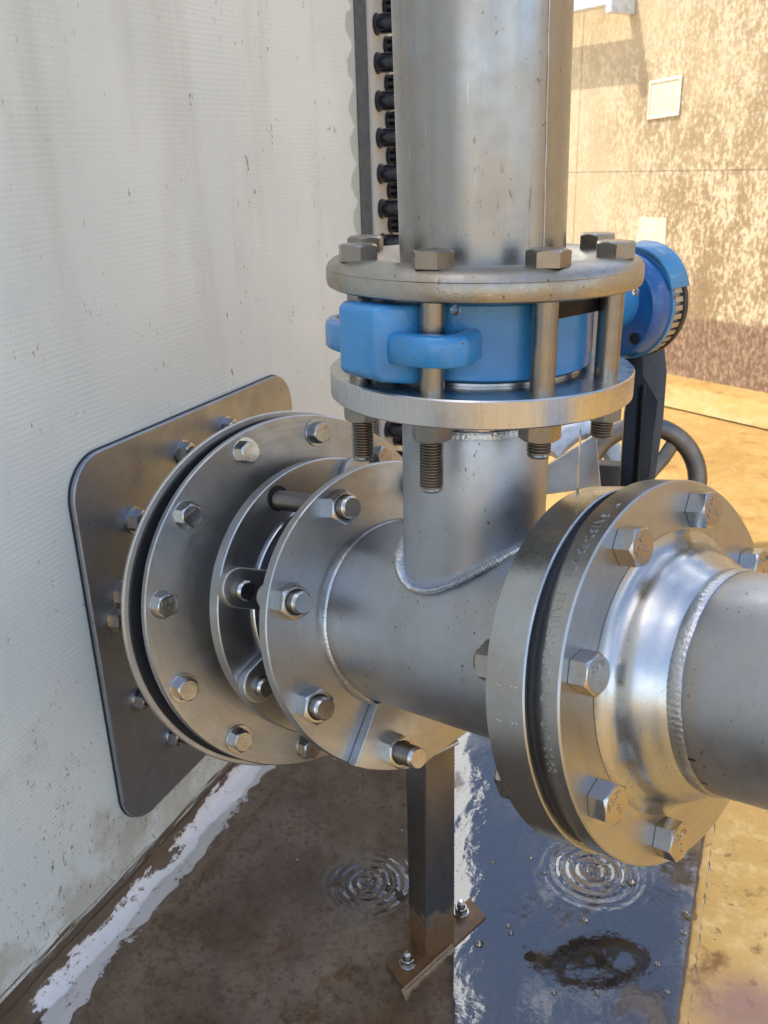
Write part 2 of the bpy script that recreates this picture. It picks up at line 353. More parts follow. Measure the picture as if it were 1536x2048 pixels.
def mat_ground(nm='yellow_sandy_ground', g=1.):
    M = MT(nm); a = M.noise(3.2, 7, .65); b = M.noise(34, 6, .7)
    c = M.mix(M.ramp(a, .3, .7), (.50*g, .31*g, .095*g), (.40*g, .235*g, .065*g)); c = M.mix(M.ramp(b, .45, .75), c, (.54*g, .37*g, .15*g))
    c = M.mix(M.math('MULTIPLY', M.ramp(M.noise(11, 7, .7), .56, .70), .8), c, (.26, .10, .025))
    c = M.mix(M.math('MULTIPLY', M.ramp(M.noise(75, 4, .7), .60, .68), .7), c, (.30, .14, .05))
    if g > 1:
        x, y, z = M.xyz(); q_ = on_floor(1530, 2040, ZF)*S; d_ = M.math('SQRT', M.math('ADD', M.math('POWER', M.math('SUBTRACT', x, q_.x), 2.), M.math('POWER', M.math('SUBTRACT', y, q_.y), 2.)))
        c = M.mix(M.math('MULTIPLY', M.ramp(M.math('ADD', d_, M.math('MULTIPLY', M.noise(18, 5), .06)), .125, .05), .8), c, (.42, .22, .20))
    r = M.ramp(M.noise(5, 4), .4, .6, .25, .75)
    return M.set(Base_Color=c, Roughness=r, Normal=M.bump(M.noise(110, 6, .7), .5, .002, M.bump(a, .4, .01)))
m_ground = mat_ground('yellow_sandy_ground', .82); m_ground_sunlit = mat_ground('sunlit_tone_ground', 2.0)  # second copy is lighter: sunlight painted into the colour of the same sand
_p = on_floor(1329, 780, ZF); _q = on_floor(1536, 824, ZF); _n = Vector(((_q-_p).y, -(_q-_p).x, 0)).normalized()
WETZ = on_plane(1362, 625, _n, _p).z*S
def mat_wall():
    M = MT('stained_concrete_wall'); x, y, z = M.xyz()
    sp = M.noise(1, 5, .8, M.map((92, 92, 46))); sp2 = M.noise(1, 6, .7, M.map((9, 9, 4)))
    fade = M.ramp(M.math('ADD', M.math('ADD', M.math('MULTIPLY', x, .55), M.math('MULTIPLY', z, -.35)), M.math('MULTIPLY', M.noise(1.6, 4), 1.1)), -.02, .45)
    c = M.mix(M.ramp(sp2, .3, .7), (.27, .18, .09), (.35, .25, .13))
    bright = M.math('MULTIPLY', M.ramp(M.math('ADD', sp, M.math('MULTIPLY', M.math('SUBTRACT', sp2, .5), .5)), .47, .58), 1.)
    c = M.mix(M.math('MULTIPLY', bright, .95), c, (.66, .545, .36)); c = M.mix(M.math('MULTIPLY', M.math('SUBTRACT', 1., fade), .75), c, (.60, .49, .31))
    e = M.math('ADD', z, M.math('MULTIPLY', M.math('SUBTRACT', M.noise(6, 5), .5), .05))
    wet = M.ramp(e, WETZ, WETZ-.02); wc = M.mix(M.ramp(sp, .42, .66), (.17, .095, .050), (.42, .29, .19)); c = M.mix(wet, c, wc)
    return M.set(Base_Color=c, Roughness=.75, Normal=M.bump(sp, .6, .006))
m_wall = mat_wall()
m_patch = plain('repair_mortar', (.74, .66, .48), .8, bump=.3)
m_patch_rim = plain('repair_mortar_rim', (.90, .84, .66), .8, bump=.3)
m_fillet = None
def mat_fillet():
    M = MT('brushed_sealant'); x, y, z = M.xyz()
    n = M.math('SUBTRACT', M.noise(1, 7, .72, M.map((34, 14, 34))), .5); big = M.math('SUBTRACT', M.noise(6, 4), .5)
    v = M.math('ADD', M.math('MULTIPLY', M.math('ADD', z, -ZF*S-.007), 70), M.math('ADD', M.math('MULTIPLY', n, 5.), M.math('MULTIPLY', big, 4.)))
    v = M.math('ADD', v, M.ramp(y, -.16, -.26, 0, 3)); v = M.math('ADD', v, M.ramp(y, .0, .3, 0, -.5))
    brown = M.math('MAXIMUM', M.ramp(v, -.12, .12), M.ramp(M.noise(52, 9, .8), .585, .64))
    c = M.mix(brown, M.mix(M.noise(50, 4), (.74, .70, .66), (.82, .83, .85)), M.mix(M.noise(60, 4), (.085, .055, .035), (.17, .12, .08)))
    return M.set(Base_Color=c, Roughness=.38, Normal=M.bump(M.noise(120, 5), .5, .002))
m_fillet = mat_fillet()

# splash centres on the water: (x, y, ring pitch, strength) in metres
RIP = [(on_floor(735, 1765, ZF+3)*S, .0105, 1.6), (on_floor(1185, 1740, ZF+3)*S, .0120, .9)]
def mat_water():
    M = MT('water_film'); t = M.t; x, y, z = M.xyz()
    t.nodes.remove(M.b)
    h = M.math('MULTIPLY', M.noise(16, 3, .5, M.map((1, .6, 1))), .5)
    for p_, pitch, st in RIP:
        dx = M.math('SUBTRACT', x, p_.x); dy = M.math('SUBTRACT', y, p_.y)
        d = M.math('SQRT', M.math('ADD', M.math('MULTIPLY', dx, dx), M.math('MULTIPLY', dy, dy)))
        s_ = M.math('SINE', M.math('MULTIPLY', d, 2*math.pi/pitch)); fall = M.math('MULTIPLY', M.ramp(d, .002, pitch*6.5, 1, 0), M.ramp(M.noise(38, 3), .36, .56, .15, 1.2))
        h = M.math('ADD', h, M.math('MULTIPLY', M.math('MULTIPLY', s_, fall), .30*st))
    nb = M.bump(h, .30, .0050); nb = M.bump(M.noise(160, 3), .05, .001, nb)
    gl = N(t, 'BsdfGlossy'); gl.inputs['Roughness'].default_value = .015; gl.inputs['Color'].default_value = (1, 1, 1, 1); M.l(nb, gl.inputs['Normal'])
    tr = N(t, 'BsdfTransparent'); tr.inputs['Color'].default_value = (.90, .89, .87, 1)
    fr = N(t, 'Fresnel'); fr.inputs['IOR'].default_value = 2.15; M.l(nb, fr.inputs['Normal'])
    mxs = N(t, 'MixShader'); o = t.nodes['Material Output']
    wet = M.ramp(M.noise(9, 7, .68), .32, .42)          # film breaks up into damp patches
    e0 = on_floor(893, 1500, ZF)*S; e1 = on_floor(911, 2040, ZF)*S; en = Vector((-(e1-e0).y, (e1-e0).x, 0)).normalized()
    if en.x < 0: en = -en
    ed = M.math('ADD', M.math('ADD', M.math('MULTIPLY', x, en.x), M.math('MULTIPLY', y, en.y)), -e0.dot(en))
    edge = M.ramp(M.math('ADD', ed, M.math('MULTIPLY', M.math('SUBTRACT', M.noise(30, 5), .5), .016)), -.010, .002, .26, 1.)
    rp = RIP[0][0]; rx = M.math('SUBTRACT', x, rp.x); ry = M.math('SUBTRACT', y, rp.y); rd = M.math('SQRT', M.math('ADD', M.math('MULTIPLY', rx, rx), M.math('MULTIPLY', ry, ry)))
    edge = M.math('MAXIMUM', edge, M.ramp(M.math('ADD', rd, M.math('MULTIPLY', M.noise(30, 4), .04)), .095, .055, 0., .9))
    edge = M.math('MULTIPLY', edge, M.ramp(M.noise(1, 6, .65, M.map((9, 5, 1), (0, 0, .5))), .33, .40, .30, 1.))
    M.l(M.math('MULTIPLY', M.math('MULTIPLY', fr.outputs[0], wet), edge), mxs.inputs[0]); M.l(tr.outputs[0], mxs.inputs[1]); M.l(gl.outputs[0], mxs.inputs[2]); M.l(mxs.outputs[0], o.inputs['Surface'])
    return M.m
m_water = mat_water()
def mat_drop():
    M = MT('clear_water'); M.set(Base_Color=(1, 1, 1), Roughness=0., Transmission_Weight=1., IOR=1.33); return M.m
m_drop = mat_drop()

# ------------------------------------------------------------------ setting
def sheet(name, x0, x1, y0, y1, z, mat, nx=1, ny=1):
    mb = MB()
    g = [[mb.pt(x0+(x1-x0)*i/nx, y0+(y1-y0)*j/ny, z) for j in range(ny+1)] for i in range(nx+1)]
    for i in range(nx):
        for j in range(ny): mb.face(g[i][j], g[i+1][j], g[i+1][j+1], g[i][j+1])
    o = mb.build(name, mat, smooth=False); o['kind'] = 'structure'; return o
XS = on_floor(1385, 1850, ZF).x                                            # slab edge
sheet('ground', -60000, 60000, -60000, 60000, ZF-8, m_ground)
o_ = sheet('sunlit_tone_strip', XS-20, XS+420, -1500, 700, ZF-5, m_ground_sunlit)  # ground strip with sunlight painted into its colour
# slab with a slightly crumbled edge
mb = MB(); A = []; B = []
ys = [-2500]+[-400+i*6 for i in range(200)]+[1000]
for y in ys:
    e = XS + (2.2*noise.noise(Vector((0, y*.05, 3)))+1.2*noise.noise(Vector((0, y*.21, 7))))
    A.append((mb.pt(XW-400, y, ZF), mb.pt(e-1.5, y, ZF), mb.pt(e, y, ZF-1.5), mb.pt(e+.6, y, ZF-14)))
for a, b in zip(A, A[1:]):
    for k in range(3): mb.face(a[k], a[k+1], b[k+1], b[k])
o = mb.build('paving_slab', m_slab); o['kind'] = 'structure'
wt = sheet('water', XW+8, XS-3, -900, 900, ZF+2.5, m_water)

# tank: long coated wall, seam strip, flange strip and two rows of capped bolts
HT = 1800.
pa = wallpt(707, 0); pb = wallpt(722, 480); ys0 = (pa.y+pb.y)/2; ys1 = ys0+41
tank = thing('storage_tank', 'cream coated tank wall filling the left side, with black capped bolts up its seam', 'tank', (XW, 0, ZF))
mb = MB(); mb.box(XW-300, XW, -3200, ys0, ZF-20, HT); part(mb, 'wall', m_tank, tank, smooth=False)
mb = MB(); mb.box(XW-290, XW+2, ys0+.5, ys1, ZF-20, HT-3); part(mb, 'seam_strip', m_grey, tank, smooth=False)
M_ = MT('pale_flange_paint'); m_pale = M_.set(Base_Color=M_.mix(M_.noise(20, 5), (.62, .58, .50), (.74, .72, .66)), Roughness=.35)
mb = MB(); mb.box(XW-280, XW+6, ys1+.5, 860, ZF-20, HT-6); part(mb, 'bolting_flange', m_pale, tank, smooth=False)
capm = MB(); b_ = capm.lathe([(0, 15.5), (1.6, 15.5), (2, 14.2), (22, 14.2), (23, 14.0), (25, 14.0), (34, 13.6), (36, 12.9), (38, 11), (39.5, 7)], 28); capm.cap(b_, 9, 28, True)
CAPP = proto([(capm, 'bolt_cap', m_cap)])
q0 = wallpt(748, 47, XW+6); q1 = wallpt(768, 417, XW+6); pitch = (q0.z-q1.z)/5
q2 = wallpt(774, 165, XW+6)
k = 0; z = q0.z + pitch*8
while z > ZF+40:
    put(CAPP, tank, Fr((XW+6, q0.y+9, z), (1, 0, 0), (0, 1, 0), (0, 0, 1)), (XW, 0, ZF))
    put(CAPP, tank, Fr((XW+6, q0.y+47, z-pitch/2), (1, 0, 0), (0, 1, 0), (0, 0, 1)), (XW, 0, ZF))
    z -= pitch
# sealant fillet at the foot of the tank
mb = MB(); rows = []
for i in range(260):
    y = -900+i*6
    row = []
    for j, (dx, dz) in enumerate(((.8, 26), (1.5, 17), (4, 10), (10, 4.5), (22, 2.0), (40, .5))):
        s_ = 1+.35*noise.noise(Vector((j*.7, y*.012, 5)))+.2*noise.noise(Vector((j*2.7, y*.06, 9)))
        row.append(mb.pt(XW+(dx*s_ if j else .8), y, ZF+max(.6, dz*s_)+.3))
    rows.append(row)
for a, b in zip(rows, rows[1:]):
    for k in range(5): mb.face(a[k], a[k+1], b[k+1], b[k])
tag(mb.build('sealant_fillet', m_fillet, ang=80), 'smeared white and brown sealant bead along the foot of the tank wall', 'sealant')

# far perimeter wall
A0 = on_floor(1329, 780, ZF); A1 = on_floor(1536, 824, ZF); dW = (A1-A0).normalized(); nW = Vector((dW.y, -dW.x, 0)).normalized()
if nW.dot(CAM-A0) < 0: nW = -nW
FW = Fr(A0, dW, nW, (0, 0, 1))                       # x along the wall, y towards the camera
def fw(px, py): p_ = on_plane(px, py, nW, A0)-A0; return p_.dot(dW), p_.z
far = thing('perimeter_wall', 'tall stained concrete wall in warm sun behind the pipework', 'wall', tuple(A0))
jx = fw(1160, 200)[0]; jz = (fw(1300, 346)[1]+fw(1536, 335)[1])/2
def panel(x0, x1, z0, z1):
    mb = MB(FW); mb.box(x0+1.2, x1-1.2, -200, 0, z0+1.0, z1-1.0); part(mb, 'concrete_panel', m_wall, far, smooth=False)
for x0, x1 in ((jx-2200, jx), (jx, jx+2700), (jx+2700, jx+5400)):
    panel(x0, x1, -20, jz); panel(x0, x1, jz, 1900)
mb = MB(FW); mb.box(jx-2190, jx+5390, -190, -6, -18, 1890); part(mb, 'joint_filler', m_wall, far, smooth=False)
def patch(pxs, rim):
    q = [fw(*p_) for p_ in pxs]; mb = MB(FW)
    A = [mb.pt(a, 3, c) for a, c in q]; B = [mb.pt(a, -1, c) for a, c in q]; mb.face(*A)
    for i in range(4): mb.face(A[i], B[i], B[(i+1) % 4], A[(i+1) % 4])
    o_ = part(mb, 'repair_patch', m_patch, far, smooth=False)
    if rim:
        mb = MB(FW); mb.tube([(a, 4, c) for a, c in q], (6, 3), 8, closed=True, up=(0, 1, 0)); r_ = part(mb, 'patch_rim', m_patch_rim, far); r_.parent = o_
patch([(1303, 165), (1364, 154), (1358, 228), (1297, 237)], True)
patch([(1281, 434), (1334, 436), (1331, 492), (1273, 486)], False)
# kerb at its foot
mb = MB(FW); k0 = fw(1536, 824)[0]
mb.prism([(0, 0)], 0, 0) if False else None
ka = [(-2, 62), (90, 52), (150, 20), (175, -2)]
idx = [[mb.pt(x_, yy, zz) for yy, zz in ka] for x_ in (-1500, 3800)]
for i in range(3): mb.face(idx[0][i], idx[1][i], idx[1][i+1], idx[0][i+1])
mb.face(*idx[0]); mb.face(*reversed(idx[1]))
tag(mb.build('kerb', m_ground, ang=20), 'low sandy sloped kerb along the foot of the far concrete wall', 'kerb')

# ------------------------------------------------------------------ pipe axis frames
EX = Vector((0.89242847, -0.4016591, 0.2055271)); EY = Vector((0.410421, 0.91189616, 0)); EZ = Vector((-0.18741937, 0.08435264, 0.97865142))
def axfr(X, dy=0, dz=0, ta=0, tb=0):
    n = (EX+EY*ta+EZ*tb).normalized(); e2 = (EY-n*EY.dot(n)).normalized(); return Fr(EX*X+EY*dy+EZ*dz, n, e2, n.cross(e2))
F_MAIN = axfr(0)
F2 = axfr(172.0, 12.65, -7.3, .001, .019); R2 = 136.3
F1 = axfr(143.1, -1.4, -4.7, .072, .020); R1 = 131.6
FL = axfr(-111.6, 2.75, -3.4, -.075, .079); RL = 144.65
FB = axfr(-206.2, .2, 2.5, .023, .017); RB = 141.2
FD = axfr(-252.5, 1.4, 1.1, -.05, -.009); RD = 186.8
FR = axfr(-283.5, 1.8, -1.7, -.062, -.027); RR = 194.6
VZ = Vector((0.01067, 0.00475, 1)).normalized(); V0 = Vector((-5.3, -20.7, 0))
VS = 1.035
def vfr(z, off=(0, 0, 0), ax=VZ):
    x = ax; y = Vector((1, 0, 0)); y = (y-x*y.dot(x)).normalized(); return Fr(CAM+(V0+VZ*z+Vector(off)-CAM)*VS, x*VS, y*VS, x.cross(y)*VS)
# vfr: local x = up, local y = world x, local z = world y
def polar(fr, r, deg, a=0):
    t = math.radians(deg); return fr.p(a, r*math.cos(t), r*math.sin(t))
def bolt_fr(fr, r, deg, a=0, roll=0, flip=False):
    o = polar(fr, r, deg, a); t = math.radians(roll); x = fr.x
    y = fr.y*math.cos(t)+fr.z*math.sin(t)
    if flip: x = -x
    return Fr(o, x, y, x.cross(y))

m_face_out = steel('turned_flange_face', (.50, .51, .50), .33, blot=.4, bump=.07, turned=(F2.o, F2.x))
m_hub = steel('turned_weld_neck', (.54, .55, .55), .24, spots=.3, blot=.3, bump=.05)
m_pipe_out = steel('pickled_outlet_pipe', (.46, .48, .50), .42, spots=.9, blot=.35, bump=.18, heat=(F2.p(40, 0, 0), F2.x, 22))
m_pipe = steel('pickled_tee_pipe', (.50, .53, .57), .44, spots=.9, blot=.3, bump=.22, heat=(FL.p(2, 0, 0), FL.x, 16))
m_face = steel('turned_steel_face', (.50, .51, .51), .35, blot=.45, bump=.06, turned=(FL.o, FL.x))
# ---- fastener templates, axis +x, seat at 0
def hexring(mb, af, h, ch=True, seg=60, hole=0, both=False):
    rows = []
    def rp(t):
        k = (t % (math.pi/3))-math.pi/6; return af/2/math.cos(k)
    R = af/2
    def ring(fn): 
        b = len(mb.v)
        for i in range(seg):
            t = 2*math.pi*i/seg; x, r = fn(t); mb.pt(x, r*math.cos(t), r*math.sin(t))
        return b
    lo = (lambda t: ((rp(t)-R)*.55+.0, rp(t))) if both else (lambda t: (0, rp(t)))
    bs = []
    if both: bs.append(ring(lambda t: (0, R*.96)))
    bs.append(ring(lo)); bs.append(ring(lambda t: (h-.5-(rp(t)-R)*.55, rp(t)))); bs.append(ring(lambda t: (h-.25, R*.97))); bs.append(ring(lambda t: (h, R*.94)))
    if hole: bs.append(ring(lambda t: (h, hole+1.2))); bs.append(ring(lambda t: (h-1.2, hole)))
    for a, b in zip(bs, bs[1:]):
        for i in range(seg): j = (i+1) % seg; mb.face(a+i, b+i, b+j, a+j)
    mb.f.append(tuple(bs[0]+i for i in range(seg))); 
    if not hole: mb.f.append(tuple(reversed([bs[-1]+i for i in range(seg)])))
def thread(mb, x0, x1, r, pitch=2., seg=32, ch=1.6):
    prof = []; x = x0; dep = pitch*.5
    while x < x1-ch-pitch: prof += [(x, r-dep), (x+pitch*.38, r), (x+pitch*.55, r)]; x += pitch
    prof += [(x, r-dep), (x1-ch, r-dep*.2), (x1, r-ch)]
    f0 = len(mb.f); b = mb.lathe(prof, seg)
    for k in range(2, len(prof)-4, 3):
        for i in range(seg): mb.dirt.add(f0+k*seg+i)
    mb.cap(b, 0, seg); mb.cap(b, len(prof)-1, seg, True)
def text_mb(txt, size, fr, depth=.5, align='CENTER'):
    c = bpy.data.curves.new('t', 'FONT'); c.body = txt; c.size = size; c.extrude = depth; c.align_x = align; c.resolution_u = 2
    o = bpy.data.objects.new('t', c); COL.objects.link(o); bpy.context.view_layer.update()
    me = o.evaluated_get(bpy.context.evaluated_depsgraph_get()).to_mesh()
    vs = [v.co.copy() for v in me.vertices]; fs = [tuple(p_.vertices) for p_ in me.polygons]
    o.evaluated_get(bpy.context.evaluated_depsgraph_get()).to_mesh_clear(); bpy.data.objects.remove(o)
    return vs, fs
TXT = {t: text_mb(t, 1, None, .0) for t in ()}
def head_marks(h, R, lines):
    """raised grade marks on top of a bolt head"""
    mb = MB()
    for txt, size, dy, dz in lines:
        vs, fs = text_mb(txt, size, None, .28); b = len(mb.v)
        for v in vs: mb.pt(h+v.z+.15, v.x+dy, v.y+dz-size*.35)
        mb.f += [tuple(b+i for i in f_) for f_ in fs]
    return mb
def washer(r0, r1, t): mb = MB(); mb.disc(-t, 0, r1, r0, .3, 40); return mb
def make_bolt(af, h, wr=0, mat=None, marks=True):
    mb = MB(); hexring(mb, af, h); L_ = [(mb, 'hex_bolt', mat)]
    if wr: L_.append((washer(af*.3, wr, 1.8), 'washer', mat))
    if marks: L_.append((head_marks(h, af/2, [('A2-70', af*.26, 0, af*.22), ('S', af*.34, 0, -af*.16)]), 'grade_marks', mat))
    return proto(L_)
def make_nut(af, h, r, stick, back=0, wr=0, mat=None, tm=None, pt=2.6):
    mb = MB(); hexring(mb, af, h, hole=r+.2)
    L_ = [(mb, 'hex_nut', mat)]
    t_ = MB(); thread(t_, -back, h+stick, r, pt); L_.append((t_, 'threaded_stud', tm or mat))
    if wr: L_.append((washer(r+.5, wr, 2.), 'washer', mat))
    return proto(L_)

def weld_ring(fr, R, w, h, n=150, amp=.25, seg=10, seed=0):
    """rippled weld bead round the local x axis"""
    mb = MB(fr); pts = []; N_ = n*4
    def rr(k):
        ph = (k % 4)/4; q = 1+amp*(.5-ph)*.6+.12*noise.noise(Vector((k*.05, seed, 1))); return (h*q, w*(1+.10*noise.noise(Vector((k*.09, seed, 4)))+amp*.25*(.5-ph)))
    for k in range(N_):
        t = 2*math.pi*k/N_; dx = .5*w*.3*noise.noise(Vector((k*.03, seed, 9))); pts.append((dx, R*math.cos(t), R*math.sin(t)))
    base = len(mb.v)
    for k in range(N_):
        t = 2*math.pi*k/N_; hh, ww = rr(k); sk = (k % 4)
        for i in range(seg):
            q = 2*math.pi*i/seg; lag = .9*abs(math.sin(q/1.0))*0
            tt = t-.006*math.cos(2*q)
            rad = R+hh*math.cos(q); mb.pt(pts[k][0]+ww*math.sin(q), rad*math.cos(tt), rad*math.sin(tt))
    for k in range(N_):
        k2 = (k+1) % N_
        for i in range(seg): j = (i+1) % seg; mb.face(base+k*seg+i, base+k*seg+j, base+k2*seg+j, base+k2*seg+i)
    return mb

# ------------------------------------------------------------------ mounting plate on the tank
def rrect(y0, y1, z0, z1, r, n=12, off=0):
    P = []
    for cy, cz, a in ((y1-r, z1-r, 0), (y0+r, z1-r, 90), (y0+r, z0+r, 180), (y1-r, z0+r, 270)):
        for i in range(n+1):
            t = math.radians(a+90*i/n); P.append((cy+(r+off)*math.cos(t), cz+(r+off)*math.sin(t)))
    return P
k_ = (CAM.x-XP)/(CAM.x+318)
py0, py1 = CAM.y+(-118.7-CAM.y)*k_, CAM.y+(249-CAM.y)*k_; pz0, pz1 = CAM.z+(-224-CAM.z)*k_, CAM.z+(151-CAM.z)*k_
plate = thing('mounting_plate', 'square dark steel plate with rounded corners bolted to the tank wall', 'plate', (XP, (py0+py1)/2, pz0))
mb = MB()
out_ = rrect(py0, py1, pz0, pz1, 46); inn = rrect(py0, py1, pz0, pz1, 46, off=-1.2)
n_ = len(out_); a_ = [mb.pt(XP-5, *q) for q in out_]; b_ = [mb.pt(XP-1.2, *q) for q in out_]; c_ = [mb.pt(XP, *q) for q in inn]
for i in range(n_): j = (i+1) % n_; mb.face(a_[i], a_[j], b_[j], b_[i]); mb.face(b_[i], b_[j], c_[j], c_[i])
mb.f.append(tuple(c_)); mb.f.append(tuple(reversed(a_)))
part(mb, 'steel_plate', m_plate, plate, ang=20)
mb = MB(); mb.prism(rrect(py0, py1, pz0, pz1, 46, off=1.0), XW+.5, XP-4.9); part(mb, 'rubber_gasket', m_rubber, plate, bevel=.8)
PB = make_nut(22, 11, 7, 34, 0, 15, m_bolt)
for px, py in ((368, 905), (455, 856), (272, 1040), (235, 1236), (284, 1396), (350, 1470), (246, 1188), (640, 1400)):
    q = wallpt(px, py, XP+2)
    put(PB, plate, Fr(q, (1, 0, 0), (0, .94, .34), (0, -.34, .94)), plate['_b'])

m_face0 = steel('satin_disc_face', (.47, .48, .49), .36, blot=.5, bump=.08, turned=(FD.o, FD.x))
# ------------------------------------------------------------------ wall flange pair
wf = thing('wall_flange', 'large twelve-bolt round steel flange standing off the square mounting plate', 'flange', tuple(FR.o))
mb = MB(FR); mb.disc(-6, 0, RR, 120, 1.2, 160); part(mb, 'backing_ring', m_edge, wf)
mb = MB(FR); mb.disc(-.2, 4, RR-5.5, 118, .8, 160); part(mb, 'gap_shade_disc', m_rubber, wf)  # black disc put in for the shade in the gap between the rings
mb = MB(FR); b_ = mb.lathe([(-42, 112), (-5, 112)], 72); part(mb, 'wall_sleeve', m_plate, wf)
mb = MB(FD); mb.disc(-9, 0, RD, 70, 1.2, 160); part(mb, 'flange_disc', m_face0, wf)
mb = MB(FD); b_ = mb.lathe([(-24, 179), (-23, 181), (-10, 181), (-9, 179)], 128); mb.cap(b_, 0, 128); mb.cap(b_, 3, 128, True); part(mb, 'rubber_gasket', m_rubber, wf)
HB = make_bolt(20, 10, 14.5, m_bolt)
for i in range(12):
    put(HB, wf, bolt_fr(FD, 168.2, -14.3+30*i, 1.8, random.uniform(0, 60)), wf['_b'])
mb = MB(FD); mb.lathe([(-5, 112), (12, 110), (36, 104), (44, 100)], 96); part(mb, 'neck', m_face, wf)
# ------------------------------------------------------------------ expansion joint
xj = thing('expansion_joint', 'steel expansion joint ring with tie rods between wall flange and tee pipe', 'pipe joint', tuple(FB.o))
mb = MB(FB); mb.disc(-15, 0, RB, 80, 1.0, 150); part(mb, 'flange_disc', m_face, xj)
mb = MB(FB); mb.disc(-.5, 3.2, 104, 60, 1.0, 128); part(mb, 'raised_ring', m_polish, xj)
prof = []; 
for i in range(40):
    t = i/39; prof.append((2+t*74, 90-3*math.cos(t*math.pi*6)))
mb = MB(FB); mb.lathe(prof, 96); part(mb, 'rubber_bellows', m_gasket, xj)
phL = -24.4
for i in range(8):
    dg = phL+45*i; d0 = phL+1.5+45*i
    a = polar(FB, 125, d0, -26); b = polar(FL, 124, dg, -6)
    ax = (b-a); fr_ = frame_axis(a, ax); mb = MB(fr_)
    if i == 3: thread(mb, 0, ax.length, 9.6, 2.2, 28)
    else: thread(mb, 0, 46, 9.6, 2.6, 28)
    part(mb, 'tie_rod', m_bolt, xj)
    if i != 3: mb = MB(frame_axis(b-ax.normalized()*26, ax)); b_ = mb.lathe([(0, 11), (1.5, 12.5), (24, 12.5)], 32); mb.cap(b_, 0, 32); part(mb, 'sleeve', m_face, xj)
    if i not in (3,):
        c = polar(FB, 118, d0, 0); u_ = (c-FB.o).normalized(); f3 = Fr(c, FB.x, u_, FB.x.cross(u_)); mb = MB(f3)
        P = [(7+19*math.cos(t), 19*math.sin(t)) for t in [math.radians(-90+180*j/16) for j in range(17)]]+[(-34, 19), (-34, -19)]
        mb.prism(P, 0, 11); part(mb, 'lug', m_face, xj, bevel=1.6)
    else:
        mb = MB(bolt_fr(FB, 125, d0, 0)); mb.disc(-1, .5, 12.5, 0, .2, 40); part(mb, 'stud_hole_shade', m_rubber, xj)  # flat dark disc drawn as the shaded hole round the rod
# ------------------------------------------------------------------ tee
RM, RBR = 85.3, 55.3
ZLT, ZLB = 231.3, 212.4
tee = thing('tee_pipe', 'grey steel tee pipe with a flange at each of its three ends, in the middle', 'pipe', (0, 0, -100))
mb = MB(F_MAIN); mb.lathe([(-112, RM), (-80, RM), (0, RM), (80, RM), (116, RM)], 160); part(mb, 'main_pipe', m_pipe, tee)
boff = -RIGHT*2.2
vb = vfr(0, boff)
mb = MB(vb); mb.lathe([(40, RBR), (120, RBR), (188, RBR), (190.5, RBR-1.2)], 128); part(mb, 'branch_pipe', m_pipe, tee)
mb = MB(vb); mb.lathe([(188, 50), (193, 51.5), (198, 51), (206, 51.5), (ZLB+1, 55)], 128); part(mb, 'branch_neck', m_polish, tee)
part(weld_ring(vfr(188, boff), RBR-2.2, 6.5, 1.6, 100, .35, seed=3), 'neck_weld', m_weld, tee)
# saddle weld along the crossing of branch and main
pts = []; NS = 720; centre = vb.o
for i in range(NS):
    t = 2*math.pi*i/NS; z = 40.
    lo, hi = 0., 160.
    for _ in range(40):
        mid = (lo+hi)/2; P = vb.p(mid, RBR*math.cos(t), RBR*math.sin(t)); d_ = (P-EX*P.dot(EX)).length
        if d_ < RM: lo = mid
        else: hi = mid
    P = vb.p(lo, (RBR+1.6)*math.cos(t), (RBR+1.6)*math.sin(t)); rad = (P-EX*P.dot(EX)).normalized(); pts.append(P+rad*1.2)
mb = MB(); mb.tube(pts, lambda k: (lambda q: (5.4*q, 3.2*q))(1+.17*((k*.30) % 1-.5)*1.4+.30*noise.noise(Vector((k*.06, 2, 3)))), 12, closed=True); part(mb, 'saddle_weld', m_weld, tee, ang=60)
# left flange
mb = MB(FL); mb.disc(-13, 0, RL, 78, 1.0, 160); part(mb, 'flange_disc', m_face, tee)
part(weld_ring(FL.shift(2.0), RM+1.2, 4.0, 3.6, 130, .12, seed=8), 'flange_weld', m_weld, tee)
# right flange of the tee
mb = MB(F1); mb.disc(-31, 0, R1, 70, 1.0, 180); part(mb, 'flange_disc', m_flange, tee)
part(weld_ring(F1.shift(-33), RM+1.5, 3.5, 3.2, 130, .12, seed=5), 'flange_weld', m_weld, tee)
mb = MB(F1)
for rowd in (163.5, 173.5):
    for k, dx in enumerate((-22, -19.5, -10, -6.5)):
        f3 = bolt_fr(F1, R1, rowd+random.uniform(-.3, .3), dx)
        t = math.radians(rowd); rv = F1.y*math.cos(t)+F1.z*math.sin(t); f4 = frame_axis(f3.o, rv); m2 = MB(f4); bb = m2.lathe([(0, .9), (.35, .6), (.5, .2)], 10); m2.cap(bb, 2, 10, True)
        o_ = len(mb.v); mb.v += m2.v; mb.f += [tuple(o_+i for i in q) for q in m2.f]
part(mb, 'punched_dots', m_flange, tee)
# upper flange of the branch
mb = MB(vfr(ZLB)); mb.disc(0, ZLT-ZLB, 110, 50, 1.0, 160); part(mb, 'flange_disc', m_polish, tee)
mb = MB(vfr(ZLT)); mb.disc(-.4, 2.6, 73, 50, .6, 128); part(mb, 'raised_face', m_polish, tee)
# nuts on left flange
NL = make_nut(28, 15, 10, 11, 0, 0, m_bolt)
NP = make_nut(28, 15, 10, 24, 0, 0, m_bolt)
for i in range(8):
    dg = phL+45*i
    if i == 6: continue
    put(NL, tee, bolt_fr(FL, 124, dg, 0, random.uniform(0, 60)), tee['_b'])
# nuts at back of right flange
NB = make_nut(26, 14, 9, 6, 0, 0, m_bolt)
for i in (0, 1, 2, 4, 5, 6, 7): put(NB, tee, bolt_fr(F1, 113, -21.7+45*i, -31, 20*i, flip=True), tee['_b'])
